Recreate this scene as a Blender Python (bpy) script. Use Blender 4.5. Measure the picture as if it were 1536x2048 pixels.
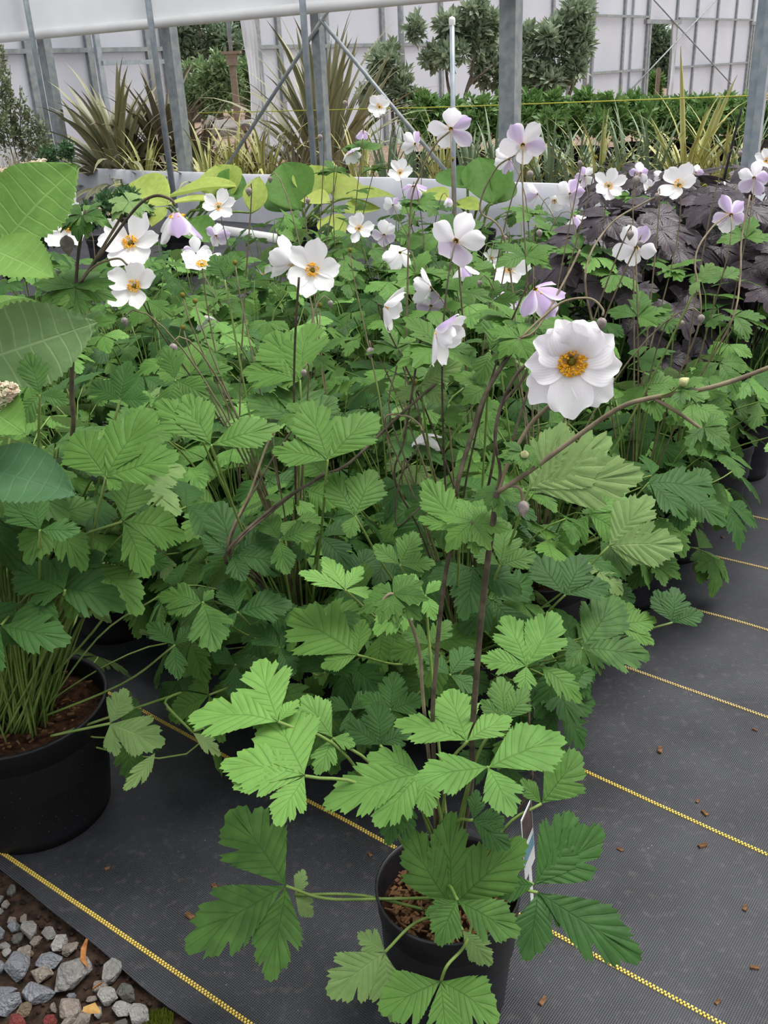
import bpy, bmesh, math, random
from mathutils import Vector, Matrix, noise

SC = bpy.context.scene
COL = SC.collection
for o in list(bpy.data.objects):
    bpy.data.objects.remove(o)

# ------------------------------------------------------------------ camera
F, CX, CY, H = 1900.0, 768.0, 1024.0, 1.2
_n = Vector((960 - CX, 5100 - CY, F)).normalized()
_up = -_n
_fw = Vector((0, 0, 1)); _fw = (_fw - _fw.dot(_up) * _up).normalized()
_rt = _fw.cross(_up)
def w_of(c):                      # camera axes (x right, y down, z forward) -> world
    return Vector((_rt.dot(c), _fw.dot(c), _up.dot(c)))
RIGHT, DOWN, FWD = w_of(Vector((1, 0, 0))), w_of(Vector((0, 1, 0))), w_of(Vector((0, 0, 1)))
EYE = Vector((0, 0, H))
cam = bpy.data.cameras.new('camera')
cam.sensor_fit = 'VERTICAL'; cam.sensor_height = 24.0; cam.lens = 24.0 * F / 2048.0
cam.clip_start = 0.02; cam.clip_end = 300
cam_o = bpy.data.objects.new('camera', cam); COL.objects.link(cam_o)
cam_o.matrix_world = Matrix.Translation(EYE) @ Matrix((RIGHT, -DOWN, -FWD)).transposed().to_4x4()
SC.camera = cam_o

# ------------------------------------------------------------------ light and exposure
world = bpy.data.worlds.new('overcast_sky'); SC.world = world; world.use_nodes = True
wn = world.node_tree.nodes; wl = world.node_tree.links
bg = wn['Background']; bg.inputs[0].default_value = (0.95, 0.975, 1.0, 1); bg.inputs[1].default_value = 1.0
tc = wn.new('ShaderNodeTexCoord'); sp = wn.new('ShaderNodeSeparateXYZ'); mr = wn.new('ShaderNodeMapRange')
wl.new(tc.outputs['Generated'], sp.inputs[0]); wl.new(sp.outputs['Z'], mr.inputs[0])
mr.inputs[1].default_value = 0.0; mr.inputs[2].default_value = 1.0
mr.inputs[3].default_value = 0.58; mr.inputs[4].default_value = 0.84   # bright overcast, the zenith brighter than the horizon
wl.new(mr.outputs[0], bg.inputs[1])
sun = bpy.data.lights.new('sun', 'SUN'); sun.energy = 2.7; sun.angle = math.radians(34); sun.color = (1.0, 0.98, 0.94)
sun_o = bpy.data.objects.new('sun', sun); COL.objects.link(sun_o)
sun_o.rotation_euler = (math.radians(-6), math.radians(24), 0)
SC.view_settings.view_transform = 'Standard'; SC.view_settings.look = 'None'
SC.view_settings.gamma = 1.0; SC.view_settings.use_curve_mapping = False
SC.view_settings.exposure = 0.64
SC.cycles.max_bounces = 6; SC.cycles.diffuse_bounces = 3; SC.cycles.glossy_bounces = 2; SC.cycles.transmission_bounces = 4
SC.cycles.caustics_reflective = False; SC.cycles.caustics_refractive = False

# ------------------------------------------------------------------ helpers
def ray(px, py): return w_of(Vector((px - CX, py - CY, F)))
def at(px, py, Y):
    d = ray(px, py); return EYE + d * (Y / d.y)
def gnd(px, py, z=0.0):
    d = ray(px, py); return EYE + d * ((z - H) / d.z)
def atd(px, py, depth): return EYE + ray(px, py) * (depth / F)
def onplane(px, py, A, nrm):
    d = ray(px, py); return EYE + d * (nrm.dot(A - EYE) / nrm.dot(d))
def cvec(x, y, z):                # right, up, toward the viewer -> world direction
    return (RIGHT * x - DOWN * y - FWD * z).normalized()
def V(*a): return Vector(a)
def new_mesh(name, verts, faces, mats=(), smooth=True, uvs=None, midx=None):
    m = bpy.data.meshes.new(name)
    m.from_pydata([tuple(v) for v in verts], [], faces)
    if smooth: m.polygons.foreach_set('use_smooth', [True] * len(m.polygons))
    for k in mats: m.materials.append(k)
    if midx: m.polygons.foreach_set('material_index', midx)
    if uvs is not None:
        l = m.uv_layers.new(name='UVMap')
        idx = [0] * len(m.loops); m.loops.foreach_get('vertex_index', idx)
        flat = []
        for i in idx: flat.extend(uvs[i])
        l.data.foreach_set('uv', flat)
    m.update(); return m
def link(name, mesh, parent=None, M=None):
    o = bpy.data.objects.new(name, mesh); COL.objects.link(o)
    if parent is not None: o.parent = parent
    if M is not None: o.matrix_basis = M
    return o
def tag(o, label=None, cat=None, group=None, kind=None):
    if label: o['label'] = label
    if cat: o['category'] = cat
    if group: o['group'] = group
    if kind: o['kind'] = kind
    return o
def empty(name, loc=(0, 0, 0), label=None, cat=None, group=None, kind=None, parent=None):
    o = bpy.data.objects.new(name, None); COL.objects.link(o); o.location = loc; o.empty_display_size = .02
    if parent is not None: o.parent = parent
    return tag(o, label, cat, group, kind)
class MB:
    def __init__(s): s.v = []; s.f = []; s.mi = []; s.uv = []
    def add(s, vs, fs, mi=0, uv=None):
        b = len(s.v); s.v += list(vs); s.f += [tuple(i + b for i in f) for f in fs]; s.mi += [mi] * len(fs)
        s.uv += uv if uv else [(0, 0)] * len(vs)
    def box(s, c, size, M=None, mi=0):
        x, y, z = [k / 2 for k in size]
        vs = [V(a * x, b * y, d * z) for d in (-1, 1) for b in (-1, 1) for a in (-1, 1)]
        if M is not None: vs = [M @ p for p in vs]
        vs = [p + V(*c) for p in vs]
        s.add(vs, [(0, 2, 3, 1), (4, 5, 7, 6), (0, 1, 5, 4), (2, 6, 7, 3), (0, 4, 6, 2), (1, 3, 7, 5)], mi)
    def tube(s, pts, r, n=6, mi=0, cap=True):
        pts = [Vector(p) for p in pts]; k = len(pts)
        rs = r if isinstance(r, (list, tuple)) else [r] * k
        vs = []; t0 = None; ref = None
        for i, p in enumerate(pts):
            t = (pts[min(i + 1, k - 1)] - pts[max(i - 1, 0)])
            t = t.normalized() if t.length > 1e-9 else V(0, 0, 1)
            if ref is None:
                ref = t.orthogonal().normalized()
            else:
                ref = (ref - ref.dot(t) * t)
                ref = ref.normalized() if ref.length > 1e-6 else t.orthogonal().normalized()
            b = t.cross(ref)
            for j in range(n):
                a = 2 * math.pi * j / n
                vs.append(p + (ref * math.cos(a) + b * math.sin(a)) * rs[i])
        fs = [(i * n + j, i * n + (j + 1) % n, (i + 1) * n + (j + 1) % n, (i + 1) * n + j) for i in range(k - 1) for j in range(n)]
        if cap: fs += [tuple(range(n - 1, -1, -1)), tuple(range((k - 1) * n, k * n))]
        s.add(vs, fs, mi, [(j / n, i / max(1, k - 1)) for i in range(k) for j in range(n)])
    def lathe(s, prof, n=24, c=(0, 0, 0), mi=0):
        c = V(*c); k = len(prof)
        vs = [c + V(r * math.cos(2 * math.pi * j / n), r * math.sin(2 * math.pi * j / n), z) for r, z in prof for j in range(n)]
        fs = [(i * n + j, i * n + (j + 1) % n, (i + 1) * n + (j + 1) % n, (i + 1) * n + j) for i in range(k - 1) for j in range(n)]
        s.add(vs, fs, mi)
    def mesh(s, name, mats, smooth=True, uv=False):
        return new_mesh(name, s.v, s.f, mats, smooth, s.uv if uv else None, s.mi if any(s.mi) else None)
def frame(o, y, z):               # matrix with local +Y along y, local +Z near z
    y = y.normalized(); x = y.cross(z)
    x = x.normalized() if x.length > 1e-6 else y.orthogonal().normalized()
    z = x.cross(y)
    m = Matrix((x, y, z)).transposed().to_4x4(); m.translation = o; return m
def bez(a, b, c, d, n):
    out = []
    for i in range(n + 1):
        t = i / n; u = 1 - t
        out.append(a * u ** 3 + b * 3 * u * u * t + c * 3 * u * t * t + d * t ** 3)
    return out
def spline(pts, n=6):             # Catmull-Rom through the points
    P = [pts[0] * 2 - pts[1]] + list(pts) + [pts[-1] * 2 - pts[-2]]
    out = []
    for i in range(1, len(P) - 2):
        a, b, c, d = P[i - 1], P[i], P[i + 1], P[i + 2]
        for k in range(n):
            t = k / n
            out.append(.5 * ((2 * b) + (c - a) * t + (2 * a - 5 * b + 4 * c - d) * t * t + (3 * b - a - 3 * c + d) * t ** 3))
    out.append(pts[-1].copy()); return out

# ------------------------------------------------------------------ materials
def lin(*c):
    return tuple(((k / 255) / 12.92 if k <= 10 else ((k / 255 + .055) / 1.055) ** 2.4) for k in c) + (1,)
class NT:
    def __init__(s, name):
        s.m = bpy.data.materials.new(name); s.m.use_nodes = True; s.t = s.m.node_tree; s.p = s.t.nodes['Principled BSDF']; s.out = s.t.nodes['Material Output']
    def n(s, typ, **kw):
        x = s.t.nodes.new('ShaderNode' + typ)
        for k, v in kw.items():
            if k.startswith('i_'): x.inputs[int(k[2:])].default_value = v
            else: setattr(x, k, v)
        return x
    def l(s, a, b): s.t.links.new(a, b)
    def math(s, op, a, b=None):
        x = s.n('Math', operation=op)
        for i, q in enumerate((a, b)):
            if q is None: continue
            if isinstance(q, (int, float)): x.inputs[i].default_value = q
            else: s.l(q, x.inputs[i])
        return x.outputs[0]
    def mix(s, fac, a, b):
        x = s.n('Mix', data_type='RGBA')
        for i, q in ((0, fac), (6, a), (7, b)):
            if isinstance(q, (int, float)): x.inputs[i].default_value = q
            elif isinstance(q, tuple): x.inputs[i].default_value = q
            else: s.l(q, x.inputs[i])
        return x.outputs[2]
    def noise(s, scale, detail=3, coord=None, out=0):
        x = s.n('TexNoise'); x.inputs['Scale'].default_value = scale; x.inputs['Detail'].default_value = detail
        if coord is not None: s.l(coord, x.inputs['Vector'])
        return x.outputs[out]
    def ramp(s, fac, lo, hi):
        x = s.n('MapRange'); x.clamp = True; s.l(fac, x.inputs[0]); x.inputs[1].default_value = lo; x.inputs[2].default_value = hi
        return x.outputs[0]
    def bump(s, h, strength, dist=.001):
        x = s.n('Bump'); x.inputs['Strength'].default_value = strength; x.inputs['Distance'].default_value = dist
        s.l(h, x.inputs['Height']); s.l(x.outputs[0], s.p.inputs['Normal'])
    def set(s, rough=.5, spec=.5, col=None, metal=0):
        s.p.inputs['Roughness'].default_value = rough; s.p.inputs['Specular IOR Level'].default_value = spec; s.p.inputs['Metallic'].default_value = metal
        if col is not None:
            if isinstance(col, tuple): s.p.inputs['Base Color'].default_value = col
            else: s.l(col, s.p.inputs['Base Color'])
        return s
    def translucent(s, fac, col):
        t = s.n('BsdfTranslucent'); mx = s.n('MixShader'); mx.inputs[0].default_value = fac
        if isinstance(col, tuple): t.inputs[0].default_value = col
        else: s.l(col, t.inputs[0])
        s.l(s.p.outputs[0], mx.inputs[1]); s.l(t.outputs[0], mx.inputs[2]); s.l(mx.outputs[0], s.out.inputs[0]); return s
    def obj(s): return s.n('TexCoord').outputs['Object']

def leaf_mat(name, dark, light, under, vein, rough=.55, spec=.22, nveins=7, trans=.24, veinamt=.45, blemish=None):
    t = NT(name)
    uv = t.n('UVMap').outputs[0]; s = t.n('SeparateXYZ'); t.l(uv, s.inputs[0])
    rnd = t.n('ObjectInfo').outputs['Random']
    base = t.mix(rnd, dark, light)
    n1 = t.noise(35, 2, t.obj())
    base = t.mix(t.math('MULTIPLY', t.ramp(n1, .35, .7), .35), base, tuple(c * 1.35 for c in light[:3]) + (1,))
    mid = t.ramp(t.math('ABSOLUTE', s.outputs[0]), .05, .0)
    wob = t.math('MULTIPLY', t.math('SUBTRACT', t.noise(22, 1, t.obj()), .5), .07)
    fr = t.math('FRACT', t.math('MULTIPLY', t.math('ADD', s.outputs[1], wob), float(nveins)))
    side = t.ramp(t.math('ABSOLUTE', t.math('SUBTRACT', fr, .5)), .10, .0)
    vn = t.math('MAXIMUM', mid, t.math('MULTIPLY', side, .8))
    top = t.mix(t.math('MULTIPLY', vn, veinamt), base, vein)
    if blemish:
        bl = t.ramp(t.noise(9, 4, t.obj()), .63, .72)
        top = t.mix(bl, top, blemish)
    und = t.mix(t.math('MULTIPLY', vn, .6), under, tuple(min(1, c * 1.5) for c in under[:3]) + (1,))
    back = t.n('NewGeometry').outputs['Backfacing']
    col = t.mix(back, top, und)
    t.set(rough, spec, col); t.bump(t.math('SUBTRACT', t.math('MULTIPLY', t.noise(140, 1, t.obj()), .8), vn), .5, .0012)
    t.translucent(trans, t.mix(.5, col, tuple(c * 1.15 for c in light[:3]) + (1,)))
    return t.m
M_LEAF = leaf_mat('anemone_leaf', lin(54, 88, 36), lin(88, 126, 54), lin(124, 146, 96), lin(36, 64, 24))
M_LEAF_NEAR = leaf_mat('anemone_leaf_bright', lin(84, 126, 54), lin(110, 152, 74), lin(128, 146, 100), lin(60, 98, 40))  # same leaf in a brighter green
M_LEAF_DARK = leaf_mat('anemone_leaf_dark', lin(42, 76, 32), lin(60, 98, 42), lin(108, 130, 84), lin(28, 56, 22))  # same leaf in a darker green, picked at random and for low hand-placed leaves
M_LEAF_PALE = leaf_mat('anemone_leaf_pale', lin(108, 138, 78), lin(126, 152, 92), lin(122, 140, 102), lin(146, 170, 112))
M_LEAF_BRONZE = leaf_mat('bugbane_leaf', lin(42, 37, 42), lin(78, 68, 74), lin(92, 86, 88), lin(34, 28, 34), rough=.38, trans=.06)
M_HYD = leaf_mat('hydrangea_leaf', lin(88, 128, 56), lin(112, 148, 70), lin(124, 146, 100), lin(150, 186, 110), nveins=8, veinamt=.45, trans=.3)
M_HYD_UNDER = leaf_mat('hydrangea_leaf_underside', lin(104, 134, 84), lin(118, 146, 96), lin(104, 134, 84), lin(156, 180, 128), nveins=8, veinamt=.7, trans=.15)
M_HYD_DARK = leaf_mat('hydrangea_leaf_old', lin(48, 82, 50), lin(58, 92, 56), lin(110, 130, 96), lin(80, 122, 84), nveins=8, veinamt=.4, trans=.15)
M_HOSTA = leaf_mat('hosta_leaf', lin(150, 172, 80), lin(184, 196, 102), lin(158, 186, 88), lin(138, 172, 66), nveins=1, veinamt=.25, trans=.35)
M_HOSTA_G = leaf_mat('hosta_leaf_green', lin(74, 114, 48), lin(98, 138, 62), lin(120, 160, 80), lin(66, 116, 48), nveins=1, veinamt=.25, trans=.3)

def simple(name, a, b=None, scale=40, rough=.6, spec=.3, metal=0, bump=0, dist=.002, lo=.35, hi=.65, trans=0, rndamt=0):
    t = NT(name); col = a
    if b is not None:
        col = t.mix(t.ramp(t.noise(scale, 4, t.obj()), lo, hi), a, b)
    if rndamt:
        col = t.mix(t.math('MULTIPLY', t.n('ObjectInfo').outputs['Random'], rndamt), col, b if b else a)
    t.set(rough, spec, col, metal)
    if bump: t.bump(t.noise(scale * 1.7, 4, t.obj()), bump, dist)
    if trans: t.translucent(trans, col if not isinstance(col, tuple) else col)
    return t.m
M_STEM = simple('green_petiole', lin(98, 126, 58), lin(126, 148, 78), 30, .5, .3)
M_STEM_DK = simple('brown_flower_stem', lin(66, 58, 48), lin(98, 88, 72), 60, .6, .25, bump=.2, dist=.0004)
M_STEM_MID = simple('mauve_flower_stem', lin(112, 100, 82), lin(140, 128, 102), 60, .6, .25)
M_BUD = simple('bud_skin', lin(128, 116, 118), lin(160, 150, 140), 220, .75, .15, bump=.3, dist=.0004)
M_BUD_G = simple('green_bud_skin', lin(170, 172, 120), lin(190, 190, 140), 200, .75, .15)
M_STAMEN = simple('stamen', lin(238, 172, 30), lin(250, 200, 70), 300, .6, .2)
M_PISTIL = simple('pistil', lin(90, 84, 30), lin(140, 130, 50), 900, .7, .2, bump=.6, dist=.0006)
def petal_mat(name, under, top2, amt):
    t = NT(name); uv = t.n('UVMap').outputs[0]; s = t.n('SeparateXYZ'); t.l(uv, s.inputs[0])
    back = t.n('NewGeometry').outputs['Backfacing']
    st = t.math('FRACT', t.math('MULTIPLY', s.outputs[0], 7.0))
    stripe = t.ramp(t.math('ABSOLUTE', t.math('SUBTRACT', st, .5)), .5, .1)
    edge = t.ramp(t.math('ABSOLUTE', s.outputs[0]), 1.0, .55)
    und = t.mix(t.math('MULTIPLY', edge, t.math('ADD', t.math('MULTIPLY', stripe, .25), .75)), lin(246, 240, 248), under)
    base = t.ramp(s.outputs[1], .35, .0)
    top = t.mix(t.math('MULTIPLY', base, .5), top2, lin(238, 226, 200))
    col = t.mix(back, top, und)
    t.set(.55, .25, col); t.bump(stripe, .15, .0008); t.translucent(.3, t.mix(back, lin(250, 246, 250), lin(244, 236, 246)))
    return t.m
M_PETAL = petal_mat('white_petal', lin(250, 247, 250), lin(252, 250, 251), 1)
M_PETAL_L = petal_mat('lilac_backed_petal', lin(190, 160, 212), lin(251, 248, 251), 1)
M_POT = simple('black_pot_plastic', lin(22, 22, 25), lin(38, 38, 42), 25, .42, .4, bump=.1, dist=.001)
def speck(name, base, dust, scale, rough):
    t = NT(name); vo = t.n('TexVoronoi'); vo.inputs['Scale'].default_value = scale; t.l(t.obj(), vo.inputs['Vector'])
    d = t.ramp(vo.outputs['Distance'], .09, .03)
    d = t.math('MULTIPLY', d, t.ramp(t.noise(6, 3, t.obj()), .44, .56))
    t.set(rough, .4, t.mix(t.math('MULTIPLY', d, .9), base, dust)); return t.m
M_POT_D = speck('dusty_pot_plastic', lin(20, 20, 23), lin(150, 148, 146), 110, .5)
M_SOIL = simple('potting_soil', lin(38, 26, 20), lin(78, 54, 38), 90, .95, .1, bump=.8, dist=.006)
M_BARK = simple('bark_chip_wood', lin(66, 44, 32), lin(126, 94, 66), 60, .9, .1, rndamt=.5)

# ground cloth: woven black fabric
def fabric():
    t = NT('woven_ground_fabric'); ob = t.obj()
    mp = t.n('Mapping'); t.l(ob, mp.inputs[0]); mp.inputs['Rotation'].default_value = (0, 0, math.radians(39.3))
    w1 = t.n('TexWave', bands_direction='X'); w1.inputs['Scale'].default_value = 95; t.l(mp.outputs[0], w1.inputs[0])
    w2 = t.n('TexWave', bands_direction='Y'); w2.inputs['Scale'].default_value = 95; t.l(mp.outputs[0], w2.inputs[0])
    wv = t.math('MULTIPLY', w1.outputs['Fac'], w2.outputs['Fac'])
    n1 = t.ramp(t.noise(4.5, 5, ob), .38, .72); n2 = t.ramp(t.noise(60, 4, ob), .55, .8)
    vo = t.n('TexVoronoi'); vo.inputs['Scale'].default_value = 60; t.l(ob, vo.inputs['Vector'])
    sp = t.math('MULTIPLY', t.ramp(vo.outputs['Distance'], .1, .04), t.ramp(t.noise(9, 2, ob), .5, .62))
    c = t.mix(t.math('MULTIPLY', wv, .65), lin(24, 25, 29), lin(66, 67, 75))
    c = t.mix(t.math('MULTIPLY', n1, .55), c, lin(70, 71, 78))
    c = t.mix(t.math('MULTIPLY', n2, .35), c, lin(98, 94, 92))
    c = t.mix(t.math('MULTIPLY', sp, .5), c, lin(160, 150, 140))
    t.set(.5, .5, c); t.bump(wv, .5, .0012); return t.m
M_FABRIC = fabric()
M_YARN = simple('yellow_stitch_yarn', lin(208, 178, 74), lin(226, 200, 110), 200, .7, .2)
M_YARN2 = simple('tan_stitch_yarn', lin(190, 164, 100), lin(212, 190, 136), 200, .7, .2)
M_DIRT = simple('dark_gritty_soil', lin(34, 27, 23), lin(68, 53, 44), 60, .95, .1, bump=.8, dist=.008)
M_EARTH = simple('brown_earth', lin(120, 100, 88), lin(150, 130, 116), 6, .95, .1, bump=.4, dist=.01)
def stone(name, a, b):
    return simple(name, tuple(c * .8 for c in a[:3]) + (1,), b, 3.2, .9, .2, bump=.6, dist=.12, lo=.3, hi=.7, rndamt=.35)
M_ST = [stone('grey_stone', lin(128, 126, 124), lin(158, 155, 150)), stone('blue_grey_stone', lin(122, 124, 130), lin(150, 152, 158)),
        stone('warm_grey_stone', lin(142, 128, 116), lin(164, 154, 144)), stone('brown_stone', lin(118, 102, 82), lin(140, 126, 104)),
        stone('dark_stone', lin(92, 92, 88), lin(116, 114, 108)), stone('red_stone', lin(112, 44, 44), lin(140, 76, 70)), stone('pale_stone', lin(160, 157, 154), lin(184, 180, 174))]
M_GALV = simple('galvanised_steel', lin(150, 160, 168), lin(176, 184, 190), 14, .45, .5, metal=.35)
M_GALV_W = simple('weathered_steel', lin(128, 136, 140), lin(156, 160, 160), 14, .55, .4, metal=.2)
M_PLASTIC = simple('white_greenhouse_film', lin(222, 224, 230), lin(236, 238, 242), 1.2, .35, .4, trans=.45)
M_PLASTIC_K = simple('white_sheet_plastic', lin(182, 182, 190), lin(202, 202, 208), 3, .35, .4, bump=.15, dist=.02)
M_PANEL = simple('polycarbonate_panel', lin(222, 225, 232), lin(232, 234, 240), .8, .4, .4, trans=.5)
M_WHITE = simple('white_tube_plastic', lin(236, 234, 232), lin(244, 242, 240), 5, .4, .4)
M_WOOD = simple('weathered_wood', lin(146, 130, 112), lin(166, 150, 130), 20, .9, .1)
M_ROCK = simple('pale_rock', lin(150, 144, 138), lin(190, 184, 178), 5, .9, .2, bump=.5, dist=.03)
M_STRING = simple('yellow_twine', lin(176, 178, 70), None, rough=.7)
def foliage_mat(name, a, b, rough=.5, trans=.2):
    t = NT(name); g = t.n('NewGeometry').outputs['Random Per Island']
    t.set(rough, .3, t.mix(g, a, b)); t.translucent(trans, t.mix(g, a, b)); return t.m
M_F_TREE = foliage_mat('evergreen_foliage', lin(122, 140, 112), lin(172, 186, 158))
M_F_DARK = foliage_mat('dark_tree_foliage', lin(96, 116, 92), lin(136, 156, 128))
M_F_HEDGE = foliage_mat('bright_leafy_foliage', lin(86, 122, 62), lin(122, 154, 92))
M_F_OUT = foliage_mat('outside_shrub_foliage', lin(104, 132, 88), lin(146, 170, 122))
M_F_ROSE = foliage_mat('shrub_rose_foliage', lin(58, 92, 60), lin(96, 128, 84))
M_F_OLIVE = foliage_mat('olive_small_foliage', lin(112, 122, 90), lin(150, 156, 122))
M_F_BLUE = foliage_mat('blue_green_grass', lin(92, 116, 96), lin(128, 148, 124))
M_GRASS = foliage_mat('tan_grass', lin(150, 140, 116), lin(186, 176, 150))
M_TRUNK = simple('grey_bark', lin(98, 90, 82), lin(132, 122, 112), 20, .9, .1, bump=.4, dist=.01)
M_PETALW = simple('cream_floret', lin(240, 234, 214), lin(236, 214, 190), 60, .6, .2, trans=.2)
def blade_mat(name, a, b, edge):
    t = NT(name); uv = t.n('UVMap').outputs[0]; s = t.n('SeparateXYZ'); t.l(uv, s.inputs[0])
    base = t.mix(t.n('ObjectInfo').outputs['Random'], a, b)
    e = t.ramp(t.math('ABSOLUTE', s.outputs[0]), .45, .75)
    t.set(.45, .35, t.mix(t.math('MULTIPLY', e, .8), base, edge)); return t.m
M_PH = blade_mat('bronze_flax_blade', lin(110, 118, 90), lin(148, 148, 114), lin(160, 150, 118))
M_PHD = blade_mat('dark_flax_blade', lin(100, 98, 86), lin(130, 124, 106), lin(136, 122, 104))
M_PHY = blade_mat('variegated_flax_blade', lin(134, 142, 84), lin(170, 168, 104), lin(206, 200, 132))
M_PHG = blade_mat('grey_green_iris_blade', lin(98, 120, 96), lin(132, 148, 118), lin(122, 142, 112))

# ------------------------------------------------------------------ bed frame: along the stitching, and away from it
US = math.radians(-39.3); UD = V(math.cos(US), math.sin(US), 0); VD = V(-math.sin(US), math.cos(US), 0)
def uv2w(u, v, z=0): return UD * u + VD * v + V(0, 0, z)

# ================================================================== SETTING
def ground_h(p):
    return .0035 * noise.noise(V(p.x * 3.1, p.y * 3.1, 0)) + .0015 * noise.noise(V(p.x * 9, p.y * 9, 3))
eA, eB = gnd(0, 1765), gnd(420, 2048)
edge_v = (VD.dot(eA) + VD.dot(eB)) / 2
kA, kB = gnd(150, 337, .41), gnd(1290, 373, .41)
KD = (kB - kA); KD.z = 0; KD.normalize(); KN = V(-KD.y, KD.x, 0)
def K(px, py, off=0): return onplane(px, py, kA + KN * off, KN)
# woven ground fabric
kv = VD.dot(kA)
vs, fs = [], []
NU, NVv = 150, 150
ulist = [-14 + 18 * (i / NU) for i in range(NU + 1)]
ulist = sorted(ulist + [-2.2 + i * .02 for i in range(131)])
vlist = [edge_v + (.02 * i if i < 100 else 2.0 + .12 * (i - 100)) for i in range(165)]
for v in vlist:
    for u in ulist:
        p = uv2w(u, v)
        p.z = ground_h(p)
        if v == vlist[0]: p += VD * (.006 * noise.noise(V(u * 6, 1, 2)))
        vs.append(p)
nu = len(ulist)
for j in range(len(vlist) - 1):
    for i in range(nu - 1):
        a = j * nu + i; fs.append((a, a + 1, a + 1 + nu, a + nu))
floor = link('floor', new_mesh('floor', vs, fs, [M_FABRIC]))
tag(floor, 'black woven weed control fabric covering the nursery floor', kind='structure')
# stitch lines: two staggered rows of yarn tufts
lines = [((0, 1703), (500, 2048), 0), ((640, 1615), (1440, 2048), 0), ((1165, 1540), (1536, 1710), 0), ((1250, 1335), (1536, 1435), 1),
         ((1290, 1190), (1536, 1262), 1), ((1370, 1098), (1536, 1138), 1), ((1440, 1018), (1536, 1040), 1)]
for (a, b, kind) in lines:
    A, B = gnd(*a), gnd(*b); c = VD.dot((A + B) / 2)
    m = MB(); u0 = UD.dot((A + B) / 2)
    d = (B - A).normalized(); nr = V(-d.y, d.x, 0)
    M = Matrix.Rotation(math.atan2(d.y, d.x), 3, 'Z')
    s = -1.6
    mid = (A + B) / 2
    while s < .9:
        for r in (-1, 1):
            q = mid + d * (s + (.0028 if r > 0 else 0)) + nr * (r * .0019)
            z = ground_h(q)
            m.box((q.x, q.y, z + .0011), (.0030, .0029, .0022), M)
        s += .0056
    o = link('stitch_line', m.mesh('stitch_line', [M_YARN if kind == 0 else M_YARN2], False), floor)
# earth under and around
m = MB(); m.add([V(-60, -20, -.012), V(60, -20, -.012), V(60, 90, -.012), V(-60, 90, -.012)], [(0, 1, 2, 3)])
g = link('ground', m.mesh('ground', [M_DIRT], False)); tag(g, 'dark gritty soil under the gravel and fabric', kind='structure')
m = MB()
Kc = kA + KN * .12
pts = [Kc - KD * 20, Kc + KD * 25, Kc + KD * 25 + KN * 60, Kc - KD * 20 + KN * 60]
m.add([V(p.x, p.y, .04) for p in pts], [(0, 1, 2, 3)])
g2 = link('ground', m.mesh('ground_inside', [M_EARTH], False)); tag(g2, 'bare brown earth beyond the white plastic kerb', kind='structure')

# kerb wall of white plastic, with the row of posts, the roll-up bar and film above
side = empty('wall_side', (0, 0, 0), 'row of steel posts with white kerb and rolled film wall', None, None, 'structure')
def along(s, off=0, z=0): return kA + KD * s + KN * off + V(0, 0, z - kA.z)
vs, fs = [], []
N = 130
for i in range(N + 1):
    s = -6 + 18 * i / N
    wob = .015 * noise.noise(V(s * 2.3, 0, 0)) + .006 * noise.noise(V(s * 7, 2, 0))
    sag = .012 * noise.noise(V(s * 1.1, 5, 0))
    for (off, z) in ((-.06 + wob, 0), (-.035 + wob * .6, .2), (0, .405 + sag), (.03, .41 + sag), (.09, .4 + sag), (.12, 0)):
        vs.append(along(s, off, z))
for i in range(N):
    for j in range(5):
        a = i * 6 + j; fs.append((a, a + 6, a + 7, a + 1))
link('kerb', new_mesh('kerb', vs, fs, [M_PLASTIC_K]), side)
for px, wd in ((108, .115), (355, .12), (644, .085), (1020, .13)):
    p = K(px, 200, .2); m = MB()
    m.box((p.x, p.y, 1.75), (wd, wd * .8, 3.5), Matrix.Rotation(math.atan2(KD.y, KD.x), 3, 'Z'))
    link('post', m.mesh('post', [M_GALV_W], False), side)
for px, off, wd in ((1500, .15, .05), (1516, .1, .05)):
    p = K(px, 250, off); m = MB(); m.box((p.x, p.y, 1.75), (wd, wd, 3.5), Matrix.Rotation(math.atan2(KD.y, KD.x), 3, 'Z'))
    link('post', m.mesh('post', [M_GALV], False), side)
zb = K(300, 47).z
m = MB(); m.tube([along(-6, .0, zb), along(-1, 0, zb - .005), along(3, 0, zb), along(12, 0, zb)], .042, 12)
link('roll_bar', m.mesh('roll_bar', [M_WHITE]), side)
vs, fs = [], []
for i in range(N + 1):
    s = -6 + 18 * i / N
    for z in (zb, zb + .5, zb + 1.2, zb + 2.0):
        vs.append(along(s, .02 + .012 * noise.noise(V(s * 2, z * 2, 1)), z))
for i in range(N):
    for j in range(3):
        a = i * 4 + j; fs.append((a, a + 4, a + 5, a + 1))
link('film_curtain', new_mesh('film_curtain', vs, fs, [M_PLASTIC]), side)
def pipe(p, q, r, mat, parent, name='pipe', n=8):
    m = MB(); m.tube([p, q], r, n); return link(name, m.mesh(name, [mat]), parent)
c0 = K(652, 28, .15)
pipe(K(662, 12, .15), K(452, 335, .15), .016, M_GALV_W, side, 'brace')
pipe(K(640, 38, .15), K(900, 352, .15), .016, M_GALV_W, side, 'brace')
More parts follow.
